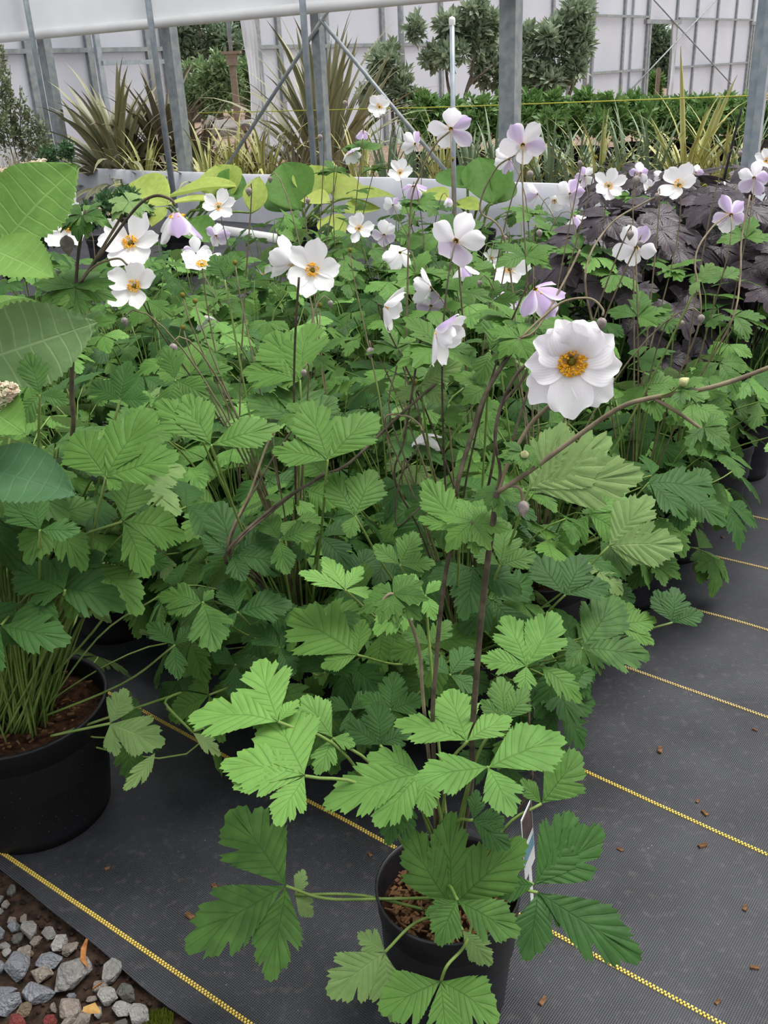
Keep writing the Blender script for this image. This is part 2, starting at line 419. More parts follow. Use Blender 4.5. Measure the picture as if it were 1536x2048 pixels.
# thin hoop pipes standing in front of the kerb
for (pa, pb, off, r, lab) in (((50, 0), (103, 290), -.18, .026, 'thin grey steel pipe nearest the upright small-leaved shrub'),
                         ((296, 0), (343, 362), -.25, .027, 'thin grey steel pipe crossing the white bar in front of the bronze flax'),
                         ((608, 0), (627, 320), -.18, .026, 'thin grey steel pipe between the braced post and the curtained doorway')):
    p = K(*pb, off); o = empty('hoop_pipe', V(p.x, p.y, 0), lab, 'pipe', 'thin pipes before the kerb')
    pipe(V(0, 0, 0), V(0, 0, 3.3), r, M_GALV, o, 'tube', 10)
    m = MB(); m.tube([V(0, 0, .0), V(0, 0, .12)], r * 1.35, 10); link('ground_sleeve', m.mesh('ground_sleeve', [M_GALV_W]), o)
p = K(908, 400, -1.6); top = onplane(928, 38, p, KN).z
o = empty('capped_stake', V(p.x, p.y, 0), 'slim grey pipe with a white cap on top, standing among the flowers', 'pipe')
pipe(V(0, 0, 0), V(0, 0, top), .014, M_GALV, o, 'tube', 10)
m = MB(); m.lathe([(.017, -.025), (.018, 0), (.015, .012), (.0, .018)], 12, (0, 0, top)); link('cap', m.mesh('cap', [M_WHITE]), o)

# far end wall, perpendicular to the post row
WC = V(-4.3, 11.4, 0); WD = V(.63, .777, 0).normalized(); WN = V(WD.y, -WD.x, 0)      # WN faces the viewer's side
def W(px, py, off=0): return onplane(px, py, WC + WN * off, WN)
def ws(px, py=150): return WD.dot(W(px, py) - WC)
wall = empty('wall_end', (0, 0, 0), 'far end wall of white translucent panels in a grey frame', None, None, 'structure')
WR = Matrix.Rotation(math.atan2(WD.y, WD.x), 3, 'Z')
def wbox(name, s0, s1, z0, z1, th, off, mat, parent):
    m = MB(); c = WC + WD * ((s0 + s1) / 2) + WN * off
    m.box((c.x, c.y, (z0 + z1) / 2), (abs(s1 - s0), th, z1 - z0), WR)
    return link(name, m.mesh(name, [mat], False), parent)
edges = [-3.0, ws(60), ws(182), ws(300)]
op0, op1 = ws(333), ws(516)
e2 = [op1, ws(560), ws(655), ws(765), ws(880), ws(1000), ws(1100), ws(1180), ws(1240), ws(1286)]
d0, d1 = ws(1289), ws(1341)
e3 = [d1 + .05, ws(1382), ws(1422), ws(1458), ws(1490)]
d2, d3 = ws(1493), ws(1535)
e4 = [d3 + .05, d3 + 3, d3 + 7, d3 + 12]
HT = 4.6
for E in (edges + [op0], e2, e3, e4):
    for a, b in zip(E[:-1], E[1:]):
        low = 1.53 if a < ws(1150) else .9
        wbox('panel', a + .03, b - .03, .02, low, .02, 0, M_PANEL, wall); wbox('panel', a + .03, b - .03, low + .05, HT, .02, 0, M_PANEL, wall)
        wbox('mullion', a - .04, a + .04, 0, HT, .06, .03, M_GALV_W, wall)
        wbox('rail', a + .04, b - .04, low, low + .05, .06, .03, M_GALV_W, wall)
    wbox('mullion', E[-1] - .05, E[-1] + .05, 0, HT, .08, .03, M_GALV_W, wall)
for a, b, z in ((op0, op1, 2.35), (d0, d1, 1.93), (d2, d3, 1.93)):
    wbox('panel', a, b, z, HT, .02, 0, M_PANEL, wall); wbox('header', a - .25, b + .25, z - .03, z + .06, .08, .05, M_GALV_W, wall)
for a, b, z in ((ws(1180), ws(1286), 2.02), (ws(1345), ws(1490), 2.0)):
    wbox('rail', a, b, z, z + .05, .05, .06, M_GALV_W, wall)
for a in (ws(1256),):
    wbox('mullion', a - .025, a + .025, 0, HT, .04, .04, M_GALV, wall)
for a, b in ((ws(1306, 0), 0),): pass
pipe(W(1308, 0, .1), W(1462, 168, .1), .018, M_GALV_W, wall, 'brace')
pipe(W(1432, 0, .1), W(1250, 192, .1), .018, M_GALV_W, wall, 'brace')
# door frames
for i, (a, b, z) in enumerate(((op0, op1, 2.35), (d0, d1, 1.93), (d2, d3, 1.93))):
    d = empty('door_%d' % (i + 1), (0, 0, 0), ['wide open doorway with a gathered film curtain, conifers outside', 'narrow open doorway with a pale stake outside', 'open doorway at the far edge of the end wall'][i], None, None, 'structure')
    wbox('jamb', a - .04, a + .07, 0, z, .12, .02, M_GALV_W, d); wbox('jamb', b - .07, b + .04, 0, z, .12, .02, M_GALV_W, d)
    if i < 2:
        vs, fs = [], []
        s0 = b - .02; wdt = .34 if i == 0 else .2
        for j in range(13):
            for k in range(21):
                s = s0 - wdt * (j / 12) * (1 - .25 * math.sin(k / 20 * math.pi)); z2 = z * k / 20
                p = WC + WD * s + WN * (.08 + .03 * math.sin(j * 2.1 + k * .25) + .02 * noise.noise(V(j * .5, k * .4, 0)))
                vs.append(V(p.x, p.y, z2))
        for j in range(12):
            for k in range(20):
                q = j * 21 + k; fs.append((q, q + 1, q + 22, q + 21))
        link('film_curtain', new_mesh('film_curtain', vs, fs, [M_PLASTIC]), d)
# white header pieces and short pipes in the left bays
wbox('rail', ws(172), ws(300), 1.38, 1.43, .05, .3, M_GALV, wall)
wbox('mullion', ws(172) - .035, ws(172) + .035, 0, HT, .05, .3, M_GALV, wall)
for px, r in ((1138, .055), (805, .05), (1170, .05)):
    pw = W(px, 150, .8 if px == 1138 else .2); pipe(V(pw.x, pw.y, 0), V(pw.x, pw.y, 4.5), r, M_GALV, wall, 'pole')
# twine across the bay
m = MB(); pa, pb = at(395, 226, 9.9), at(1700, 184, 6.2); m.tube([pa, (pa + pb) / 2 - V(0, 0, .015), pb], .0042, 5)
tag(link('twine', m.mesh('twine', [M_STRING])), 'thin yellow twine stretched across the bay behind the flowers', 'twine')
# white water pipe and pale strip on the fabric
pA, pB = gnd(520, 474, .02), gnd(632, 492, .02)
m = MB(); m.tube([pA - (pB - pA) * 1.2, pA, pB], .045, 12); tag(link('water_pipe', m.mesh('water_pipe', [M_WHITE])), 'white plastic pipe lying on the fabric before the kerb', 'pipe')

# ================================================================== LEAVES
def leaflet(mb, d, nrm, L, Wd, rng, rays=18, droop=.18, lobes=True, tooth=.16, fold=.10, base=V(0, 0, 0), pleat=1.0):
    """one wedge-based, lobed, saw-toothed leaflet; side veins run obliquely forward from the midrib to the margin"""
    sd = nrm.cross(d); vs, uv, fs = [], [], []
    SEG = 3
    bend = rng.uniform(-.10, .10); ph = rng.uniform(0, 9)
    def surf(al, la):
        t = al / L
        z = L * (.05 * math.sin(t * 2.4) - droop * t * t) + fold * abs(la) - 1.2 * fold * la * la / max(Wd, 1e-4)
        z += L * .022 * noise.noise(V(t * 3.2 + ph, la / L * 4, ph))
        return base + d * al + sd * (la + bend * L * t * t) + nrm * z
    cut = [(rng.uniform(.66, .76), rng.choice((rng.uniform(.42, .6), rng.uniform(.3, .5), .12))) for _ in range(2)] if lobes else [(2, 0), (2, 0)]
    cut2 = [(rng.uniform(.86, .91), rng.uniform(.08, .28)) for _ in range(2)] if lobes else [(2, 0), (2, 0)]
    cut3 = [(rng.uniform(.48, .56), rng.uniform(.0, .22)) for _ in range(2)] if lobes else [(2, 0), (2, 0)]
    cols = []
    for i in range(rays + 1):
        x = i / rays; tau = .05 + .94 * x
        mt = max(0.0, tau * .62 - .03)
        row = [[], []]; mid = len(vs); vs.append(surf(L * mt, 0)); uv.append((0, x))
        tip = (i % 2 == 1)
        for k, side in enumerate((-1, 1)):
            pk = .56
            sh = (tau / pk) ** 1.2 if tau < pk else max(0, 1 - ((tau - pk) / .455) ** 1.35) ** .8
            if tau < pk: sh = sh * (1.35 - .35 * sh)
            al = L * tau; la = Wd * .80 * max(.012, sh)
            q = 1.0
            for (ct, dp), sg in ((cut[k], .026), (cut2[k], .02), (cut3[k], .02)):
                q *= 1 - dp * math.exp(-((tau - ct) / sg) ** 2)
            tt = tooth * min(1, max(0, (tau - .2) / .2))
            q *= 1 + (tt * .3 if tip else -tt * .3) + rng.uniform(-.03, .03)
            ml = L * mt; ol = ml + (al - ml) * q; oa = la * q
            for sgi in range(1, SEG + 1):
                s_ = sgi / SEG
                p = surf(ml + (ol - ml) * s_, side * oa * s_)
                p = p + nrm * (L * .006 * math.cos(14 * math.pi * x + 2.2 * noise.noise(V(x * 3, ph, s_))) * math.sin(math.pi * min(1, .15 + s_ * .7)) * pleat + (-1 if tip else 1) * pleat * L * .002 * math.sin(math.pi * min(1, s_ * .8)))
                row[k].append(len(vs)); vs.append(p); uv.append((side * s_, x))
        cols.append((mid, row))
    tipi = len(vs); vs.append(surf(L * 1.0, 0)); uv.append((0, 1))
    for i in range(rays):
        m0, r0 = cols[i]; m1, r1 = cols[i + 1]
        for k in (0, 1):
            a = [m0] + r0[k]; b = [m1] + r1[k]
            for j in range(SEG):
                f = (a[j], a[j + 1], b[j + 1], b[j]); fs.append(f[::-1] if k == 1 else f)
    mN, rN = cols[-1]
    for k in (0, 1):
        f = [mN] + rN[k] + [tipi]; fs.append(tuple(f[::-1]) if k == 1 else tuple(f))
    mb.add(vs, fs, 0, uv)
def flip_check(mesh, nrm):
    tot = V(0, 0, 0)
    for p in mesh.polygons: tot += p.normal * p.area
    if tot.dot(nrm) < 0: mesh.flip_normals()
def tri_leaf(name, rng, mat, L=.1, angs=None, rays=28, droop=None):
    mb = MB(); Z = V(0, 0, 1)
    angs = angs or [rng.uniform(-8, 8), rng.uniform(62, 88), rng.uniform(-88, -62)]
    for i, a in enumerate(angs):
        r = math.radians(a); d = V(-math.sin(r), math.cos(r), 0)
        l = L * (1 if i == 0 else rng.uniform(.85, 1.0))
        tl = rng.uniform(-.15, .12); d = (d + Z * tl).normalized(); n = (Z - d * d.z).normalized()
        leaflet(mb, d, n, l, l * rng.uniform(.38, .48), rng, rays, rng.uniform(.1, .32) if droop is None else droop)
    m = mb.mesh(name, [mat], True, True); flip_check(m, Z); return m
RL = random.Random(11)
def with_mat(mesh, mat):
    k = mesh.copy(); k.materials.clear(); k.materials.append(mat); return k
LEAVES = [tri_leaf('anemone_leaf', RL, M_LEAF) for _ in range(10)]
LEAVES_Y = [with_mat(m, M_LEAF_NEAR) for m in LEAVES[:6]]
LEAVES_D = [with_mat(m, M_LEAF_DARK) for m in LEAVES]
LEAVES_FAR = [tri_leaf('anemone_leaf_far', RL, M_LEAF, rays=20) for _ in range(6)]
LEAVES_FAR_D = [with_mat(m, M_LEAF_DARK) for m in LEAVES_FAR]
LEAVES_FAR_Y = [with_mat(m, M_LEAF_NEAR) for m in LEAVES_FAR]
LEAVES_P = [with_mat(m, M_LEAF_PALE) for m in LEAVES[:4]]
BRONZE = [tri_leaf('bugbane_leaf', RL, M_LEAF_BRONZE, angs=[0, 50, -50, 100, -100], rays=12) for _ in range(5)]
BRACT = [tri_leaf('bract', RL, M_LEAF, L=.045, angs=[0, 70, -70], rays=9) for _ in range(4)]
BRACT_P = [with_mat(m, M_LEAF_PALE) for m in BRACT]

def hero_leaf(plant, J, nrm, tips, seed, mat, wr=.42, droop=.06, lobes=True, petiole=None, pr=.0022, wl=None, rays=34, pmat=None, tooth=.16):
    """leaf with its junction at J in a plane of normal nrm; each tip is a pixel whose ray meets that plane"""
    rng = random.Random(seed); mb = MB()
    for i, tp in enumerate(tips):
        P = onplane(tp[0], tp[1], J, nrm) if not isinstance(tp, Vector) else tp
        d = P - J; L = d.length; d.normalize()
        w = (wl[i] if wl else wr) * L
        n2 = (nrm + d * rng.uniform(-.12, .12)); n2 = (n2 - d * n2.dot(d)).normalized()
        leaflet(mb, d, n2, L / 1.0, w, rng, rays, droop + rng.uniform(-.03, .05), lobes, tooth=tooth)
    m = mb.mesh('leaf', [mat], True, True); flip_check(m, nrm)
    o = link('leaf', m, plant, Matrix.Translation(J - plant.location))
    if petiole is not None:
        pm = MB(); base = petiole[0]
        pts = petiole + [J] if len(petiole) > 1 else None
        if pts is None:
            mid = (base + J) / 2 + V(0, 0, .02)
            pts = [base, mid, J]
        pm.tube([p - J for p in spline(pts, 5)], pr, 6); link('petiole', pm.mesh('petiole', [pmat or M_STEM]), o)
    return o

# ================================================================== POTS
def make_pot(r, h, mat, seed=0, segs=40):
    m = MB()
    m.lathe([(0.0, .004), (r * .78, .004), (r * .80, 0), (r * .82, .02), (r * .955, h - .03), (r * .975, h - .028), (r * .985, h - .004), (r, h), (r * 1.0, h + .004), (r * .97, h + .005), (r * .955, h - .004), (r * .93, h * .55), (r * .9, h * .5)], segs)
    return m.mesh('pot', [mat])
def make_soil(r, z, seed, segs=24):
    m = MB(); rng = random.Random(seed); vs = [V(0, 0, z + .008)]; fs = []
    rings = 6
    for i in range(1, rings + 1):
        for j in range(segs):
            a = 2 * math.pi * j / segs; rr = r * i / rings
            vs.append(V(rr * math.cos(a), rr * math.sin(a), z + (rng.uniform(-.006, .008) if i < rings else -.004)))
    for j in range(segs): fs.append((0, 1 + j, 1 + (j + 1) % segs))
    for i in range(rings - 1):
        for j in range(segs):
            a = 1 + i * segs + j; b = 1 + i * segs + (j + 1) % segs; fs.append((a, a + segs, b + segs, b))
    m.add(vs, fs); return m.mesh('soil', [M_SOIL], False)
def chips(r, z, n, seed, mat=None):
    m = MB(); rng = random.Random(seed)
    for _ in range(n):
        a = rng.uniform(0, 6.28); rr = r * math.sqrt(rng.random()) * .95
        E = Matrix.Rotation(rng.uniform(0, 6.3), 3, 'Z') @ Matrix.Rotation(rng.uniform(-.5, .5), 3, 'X')
        m.box((rr * math.cos(a), rr * math.sin(a), z + .008 + rng.uniform(0, .006)), (rng.uniform(.003, .014), rng.uniform(.002, .006), rng.uniform(.0015, .004)), E)
    return m.mesh('bark_chips', [M_BARK], False)
def pot_on(plant, r, h, mat=None, seed=0, nchips=0, fill=.86, offset=V(0, 0, 0)):
    T = Matrix.Translation(offset)
    link('pot', POTS.setdefault((round(r, 3), round(h, 3), (mat or M_POT).name), make_pot(r, h, mat or M_POT)), plant, T)
    s = link('soil', make_soil(r * .945, h * fill, seed), plant, T)
    if nchips:
        c = link('bark_chips', chips(r * .9, h * fill, nchips, seed + 5), s); c['kind'] = 'stuff'
POTS = {}

# ================================================================== FLOWERS AND BUDS
def petal_mesh(rng, mat, L=.043, Wd=.034, cup=.3, wav=1.0, notch=True):
    vs, fs, uv = [], [], []
    NR, NC = 9, 8
    ph = rng.uniform(0, 6)
    for i in range(NR + 1):
        t = i / NR
        w = Wd * .5 * (math.sin(min(1, t ** 1.3 * .88 + .045) * math.pi * .93) ** .72)
        w = max(w, .0025)
        for j in range(NC + 1):
            s = -1 + 2 * j / NC
            end = 1 - (.10 * s * s) * t ** 3 + (.035 * wav * math.sin(s * 5 + ph) * t ** 6)
            y = L * t * end
            x = w * s
            z = L * (cup * .55 * t * t - .05) * .9 * (1 if cup > 0 else 1) + abs(s) ** 2 * w * .28 + .0012 * wav * math.sin(s * 4 + t * 5 + ph) * t
            vs.append(V(x, y + .003, z)); uv.append((s, t))
    for i in range(NR):
        for j in range(NC):
            a = i * (NC + 1) + j; fs.append((a, a + 1, a + NC + 2, a + NC + 1))
    m = new_mesh('petal', vs, fs, [mat], True, uv); return m
RP = random.Random(5)
PW = [petal_mesh(RP, M_PETAL, cup=RP.uniform(.1, .4)) for _ in range(5)]
PL = [petal_mesh(RP, M_PETAL_L, cup=RP.uniform(.1, .4)) for _ in range(5)]
def stamens_mesh(n=56, r=.0105):
    m = MB(); rng = random.Random(2)
    for i in range(n):
        a = rng.uniform(0, 6.283); k = rng.uniform(.55, 1.0); rr = r * k
        b = V(.003 * math.cos(a), .003 * math.sin(a), .001); e = V(rr * math.cos(a), rr * math.sin(a), .0035 + .004 * (1.15 - k) + rng.uniform(0, .002))
        m.tube([b, e], .00022, 3, cap=False)
        M = Matrix.Rotation(a, 3, 'Z')
        q = .0014
        m.add([e + M @ V(-q, 0, 0), e + M @ V(q * 1.3, 0, 0), e + V(0, 0, q * 1.3), e - V(0, 0, q), e + M @ V(0, q * 1.0, 0), e + M @ V(0, -q, 0)], [(0, 4, 2), (4, 1, 2), (1, 5, 2), (5, 0, 2), (4, 0, 3), (1, 4, 3), (5, 1, 3), (0, 5, 3)])
    return m.mesh('stamens', [M_STAMEN], False)
ST = stamens_mesh()
ST_FAR = stamens_mesh(26)
m = MB(); m.lathe([(.0001, .0052), (.0018, .0049), (.0031, .0035), (.0034, .0015), (.003, 0)], 12); PISTIL = m.mesh('pistil', [M_PISTIL])
def make_flower(plant, pos, nrm, diam, opn=10, npet=5, lilac=.4, roll=0, seed=0, missing=(), far=False):
    rng = random.Random(seed)
    fl = empty('flower', (0, 0, 0), parent=plant)
    ref = -DOWN
    x = nrm.cross(ref); x = x.normalized() if x.length > .05 else nrm.cross(RIGHT).normalized()
    R = Matrix((x, nrm.cross(x), nrm)).transposed().to_4x4()
    sc = diam / .085
    fl.matrix_basis = Matrix.Translation(pos - plant.location) @ R @ Matrix.Rotation(roll, 4, 'Z') @ Matrix.Scale(sc, 4)
    for k in range(npet):
        if k in missing: continue
        a = 2 * math.pi * k / npet + rng.uniform(-.22, .22)
        e = math.radians(opn + rng.uniform(-9, 9))
        me = rng.choice(PL if (rng.random() < lilac * .75) else PW)
        lw = 1.0 if npet <= 6 else .92
        if npet <= 5: lw = 1.06
        link('petal', me, fl, Matrix.Rotation(a, 4, 'Z') @ Matrix.Translation((0, .001, .0004 * (k % 2) * 3)) @ Matrix.Rotation(e, 4, 'X') @ Matrix.Rotation(rng.uniform(-.12, .12), 4, 'Y') @ Matrix.Diagonal((lw * rng.uniform(.78, 1.06), rng.uniform(.86, 1.08), 1, 1)))
    link('stamens', ST_FAR if far else ST, fl); link('pistil', PISTIL, fl)
    return fl
def bud_mesh(mat, L=.018, r=.0062):
    m = MB(); prof = []
    for i in range(9):
        t = i / 8; prof.append((max(.0002, r * math.sin(math.pi * (t ** .72) * .98 + .03)), L * t))
    m.lathe(prof, 12); me = m.mesh('bud', [mat])
    for v in me.vertices:
        a = math.atan2(v.co.y, v.co.x); k = 1 + .09 * math.cos(5 * a); v.co.x *= k; v.co.y *= k
    return me
BUD, BUDG = bud_mesh(M_BUD), bud_mesh(M_BUD_G, .016, .0066)
def add_bud(plant, pos, d, size=1.0, green=False):
    M = frame(pos - plant.location, d, V(.3, .2, .9)) @ Matrix.Rotation(-math.pi / 2, 4, 'X') @ Matrix.Scale(size, 4)
    return link('bud', BUDG if green else BUD, plant, M)
def add_stem(plant, pts, r, mat=None, n=7, sub=6, name='flower_stem'):
    P = spline(pts, sub) if sub else pts
    k = len(P)
    rs = r if not isinstance(r, tuple) else [r[0] + (r[1] - r[0]) * i / (k - 1) for i in range(k)]
    m = MB(); m.tube([p - plant.location for p in P], rs, n); return link(name, m.mesh(name, [mat or M_STEM_DK]), plant)
def put_leaf(plant, J, out, nrm, size, meshes, rng, petiole_from=None, pr=.0018, name='leaf', pmat=None):
    """J world; out = direction of middle leaflet; size = leaflet length"""
    o = link(name, rng.choice(meshes), plant, Matrix.Translation(-plant.location) @ frame(J, out, nrm) @ Matrix.Diagonal((size / .1 * rng.uniform(.9, 1.1), size / .1, size / .1, 1)))
    return o

# ================================================================== ANEMONE PLANTS
PLANTS = []
def anemone(loc, pot_r, pot_h, n, height, spread, label, group, seed, near=True, size=(.075, .115), pot_mat=None, lean=V(0, 0, 0), bright_share=.25, low=.16, nchips=0, tall_bare=False, skip=None, pot=True, nlow=0):
    rng = random.Random(seed)
    pl = empty('potted_anemone', loc, label, 'potted plant', group)
    if pot: pot_on(pl, pot_r, pot_h, pot_mat, seed, nchips)
    z0 = pot_h * .86
    pm_all = MB()
    for k in range(n + nlow):
        az = k * 2.39996 + rng.uniform(-.4, .4)
        q = (k + .5) / n
        rr = spread * (q ** .55) * rng.uniform(.8, 1.1)
        hz = z0 + height * (rng.uniform(low, 1.0) * (1 - .45 * q ** 2))
        if tall_bare: hz = z0 + height * rng.uniform(.68, 1.0) * (1 - .15 * q ** 2)
        if k >= n:
            q = 1.0; rr = spread * rng.uniform(.62, 1.08); hz = z0 + rng.uniform(-.05, .13)
        a = V(math.cos(az), math.sin(az), 0)
        J = loc + a * rr + lean * hz / .5 + V(0, 0, hz)
        if skip and skip(J): continue
        tilt = rng.uniform(.15, .75) * (.5 + q) if k < n else rng.uniform(.7, 1.6)
        nr = (V(0, 0, 1) + a * tilt + V(rng.uniform(-.3, .3), rng.uniform(-.4, .15), 0)).normalized()
        out = (a + V(rng.uniform(-.6, .6), rng.uniform(-.6, .6), rng.uniform(-.1, .3)))
        out = (out - nr * out.dot(nr)).normalized()
        sz = rng.uniform(*size) * (1.0 if hz < z0 + height * .7 else .85)
        u = rng.random()
        if near: ms = LEAVES_P if u < .05 else (LEAVES_Y if u < bright_share else (LEAVES_D if u > .72 else LEAVES))
        else: ms = LEAVES_FAR if u < .5 else (LEAVES_FAR_D if u < .78 else LEAVES_FAR_Y)
        lf = put_leaf(pl, J, out, nr, sz, ms, rng)
        base = loc + a * rng.uniform(.0, pot_r * .45) + V(0, 0, z0)
        p1 = base + V(0, 0, (hz - z0) * .55) + a * rr * .1
        p2 = J - out * rr * .35 - nr * .03 - V(0, 0, .02)
        P = bez(base, p1, p2, J, 7 if near else 4)
        if near:
            mm = MB(); inv = lf.matrix_basis.inverted(); mm.tube([inv @ (p - loc) for p in P], rng.uniform(.0014, .0024) / (sz / .1), 5, cap=False)
            link('petiole', mm.mesh('petiole', [M_STEM]), lf)
        else:
            pm_all.tube([p - loc for p in P], .0019, 4, cap=False)
    if not near and pm_all.v:
        o = link('petioles', pm_all.mesh('petioles', [M_STEM]), pl); o['kind'] = 'stuff'
    PLANTS.append((pl, z0, loc + V(0, 0, z0)))
    return pl

# ---- front plant: hand-placed leaves
fp = V(.062, .945, 0)
FRONT = empty('potted_anemone', fp, 'single potted anemone standing alone in front, one large white flower held high', 'potted plant', 'potted anemones')
pot_on(FRONT, .098, .2, M_POT, 3, 420, .80)
CR = fp + V(-.005, .01, .16)
UPV = V(0, 0, 1)
def N(x, y, z): return cvec(x, y, z)
Y_, D_, P_, L_ = M_LEAF_NEAR, M_LEAF_DARK, M_LEAF_PALE, M_LEAF
front_leaves = [
    # J px, Y, normal (right, up, toward), tips, mat, widths
    ((610, 1552), .90, (-.15, .75, .65), [(443, 1516), (540, 1418), (548, 1650), (462, 1575)], Y_, [.36, .52, .46, .3]),
    ((556, 1443), .97, (-.2, .8, .55), [(384, 1417), (508, 1320), (600, 1400)], Y_, [.38, .38, .4]),
    ((665, 1476), .98, (.1, .6, .8), [(600, 1392), (638, 1552), (712, 1487)], Y_, [.45, .42, .5]),
    ((976, 1535), .86, (.1, .75, .65), [(828, 1555), (1128, 1468), (1030, 1630)], Y_, [.4, .42, .5]),
    ((934, 1482), .93, (0, .8, .55), [(790, 1434), (888, 1378), (1020, 1432)], Y_, [.38, .45, .38]),
    ((842, 1548), .92, (-.1, .65, .75), [(641, 1598), (738, 1498), (745, 1650), (862, 1632)], Y_, [.34, .4, .42, .4]),
    ((905, 1815), .86, (-.25, .25, .95), [(797, 1668), (893, 1622), (1046, 1672)], L_, [.40, .34, .36]),
    ((915, 1800), .83, (.05, .55, .85), [(868, 1886), (1038, 1878), (850, 1830)], L_, [.5, .42, .3]),
    ((572, 1772), .92, (-.2, .65, .75), [(470, 1604), (366, 1893), (545, 1962)], L_, [.44, .4, .38]),
    ((882, 1962), .79, (0, .6, .8), [(756, 2020), (892, 2110), (1004, 2030)], L_, [.5, .34, .5]),
    ((770, 1904), .84, (-.1, .3, .9), [(718, 1862), (652, 1990), (778, 2050)], P_, [.5, .46, .4]),
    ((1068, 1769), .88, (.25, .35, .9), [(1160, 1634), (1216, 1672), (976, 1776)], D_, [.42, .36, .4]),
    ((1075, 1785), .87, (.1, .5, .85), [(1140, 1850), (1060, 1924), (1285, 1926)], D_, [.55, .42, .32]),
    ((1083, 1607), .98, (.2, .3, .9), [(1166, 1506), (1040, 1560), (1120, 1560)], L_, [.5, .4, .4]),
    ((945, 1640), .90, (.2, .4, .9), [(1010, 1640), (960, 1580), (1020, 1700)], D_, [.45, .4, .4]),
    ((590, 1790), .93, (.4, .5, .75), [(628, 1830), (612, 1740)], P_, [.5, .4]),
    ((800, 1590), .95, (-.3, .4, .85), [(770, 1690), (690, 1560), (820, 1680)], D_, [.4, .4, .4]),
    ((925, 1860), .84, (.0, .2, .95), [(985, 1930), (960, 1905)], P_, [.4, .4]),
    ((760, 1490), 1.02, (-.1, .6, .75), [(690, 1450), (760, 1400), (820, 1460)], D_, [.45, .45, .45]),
    ((1010, 1440), 1.0, (.1, .5, .8), [(1060, 1380), (960, 1400), (1000, 1350)], L_, [.42, .42, .42]),
]
for i, (j, Y, nr, tips, mat, wl) in enumerate(front_leaves):
    J = at(j[0], j[1], Y); b = CR + V(.02 * math.cos(i * 2.4), .02 * math.sin(i * 2.4), 0)
    pet = [b, (b * .45 + J * .55) + V(0, 0, max(.015, (J.z - b.z) * .25) if i not in (8, 9, 10) else .02)]
    if i == 8: pet = [at(880, 1795, .94), at(760, 1798, .93), at(650, 1797, .92)]
    if i == 9: pet = [at(948, 1835, .9), at(930, 1890, .82), at(895, 1930, .79)]
    hero_leaf(FRONT, J, N(*nr), tips, 100 + i, mat, wl=wl, petiole=pet, pr=.0021)
# front plant stems
def PX(l): return [at(*q) for q in l]
add_stem(FRONT, [CR] + PX([(938, 1600, .95), (946, 1440, .96), (966, 1200, .97), (994, 985, .97)]), (.0042, .0036))
add_stem(FRONT, PX([(994, 985, .97), (1055, 945, .96), (1165, 865, .95), (1240, 815, .94), (1302, 796, .93), (1420, 775, .91), (1530, 738, .9), (1640, 690, .88)]), (.0030, .0022), M_STEM_MID)
add_stem(FRONT, PX([(994, 985, .97), (1000, 940, .975), (990, 870, .98), (1010, 790, .99), (1060, 725, .99), (1140, 740, .965)]), .0019)
add_stem(FRONT, PX([(996, 982, .97), (1015, 930, .98), (1060, 850, .99), (1110, 800, .985), (1144, 752, .955)]), .0024, M_STEM_MID)
add_stem(FRONT, PX([(994, 985, .97), (1012, 930, 1.0), (1050, 800, 1.02), (1100, 690, 1.04)]), .0016)
add_stem(FRONT, PX([(996, 982, .97), (1022, 972, .965), (1040, 978, .96), (1046, 1003, .96)]), .0018, M_STEM_MID)
add_bud(FRONT, at(1046, 1000, .96), cvec(0, -1, .1), 1.1)
add_stem(FRONT, PX([(1306, 796, .93), (1345, 818, .92), (1385, 845, .915), (1408, 862, .91)]), (.0022, .0017), M_STEM_MID)
add_bud(FRONT, at(1408, 862, .91), cvec(.1, -1, .1), .95, True)
add_stem(FRONT, PX([(1306, 796, .93), (1340, 785, .92), (1362, 770, .915)]), .0011, M_STEM)
add_bud(FRONT, at(1358, 770, .915), cvec(.7, .5, .2), .75, True)
add_stem(FRONT, PX([(1020, 950, .97), (1040, 920, .96)]), .0011, M_STEM); add_bud(FRONT, at(1048, 915, .955), cvec(0, .6, .7), .7, True)
add_stem(FRONT, [CR] + PX([(866, 1480, .96), (872, 1330, .97), (886, 1180, .98), (906, 1090, .98), (945, 1045, .98)]), (.0032, .0024))
add_stem(FRONT, [CR] + PX([(848, 1420, .98), (838, 1300, .99), (810, 1220, .99), (785, 1188, .98), (766, 1200, .975), (765, 1214, .97)]), (.0026, .0014), M_STEM_MID)
add_bud(FRONT, at(765, 1212, .97), cvec(0, -1, .1), .9)
add_stem(FRONT, [CR] + PX([(1050, 1600, 1.0), (1058, 1480, 1.02), (1056, 1380, 1.04)]), .0018)
rg = random.Random(77)
for (px, py, Y, sz, nn) in ((945, 1045, .98, .05, 3), (785, 1188, .98, .05, 3), (1360, 780, .915, .03, 2), (1408, 855, .91, .035, 2), (1045, 905, .96, .03, 3), (994, 985, .975, .035, 2)):
    for k in range(nn):
        a = rg.uniform(0, 6.28)
        J = at(px, py, Y); out = cvec(math.cos(a), math.sin(a) * .7 + .2, .5); nr = cvec(rg.uniform(-.3, .3), .6, .7)
        put_leaf(FRONT, J, (out - nr * out.dot(nr)).normalized(), nr, sz * 2.0, BRACT, rg, name='bract')
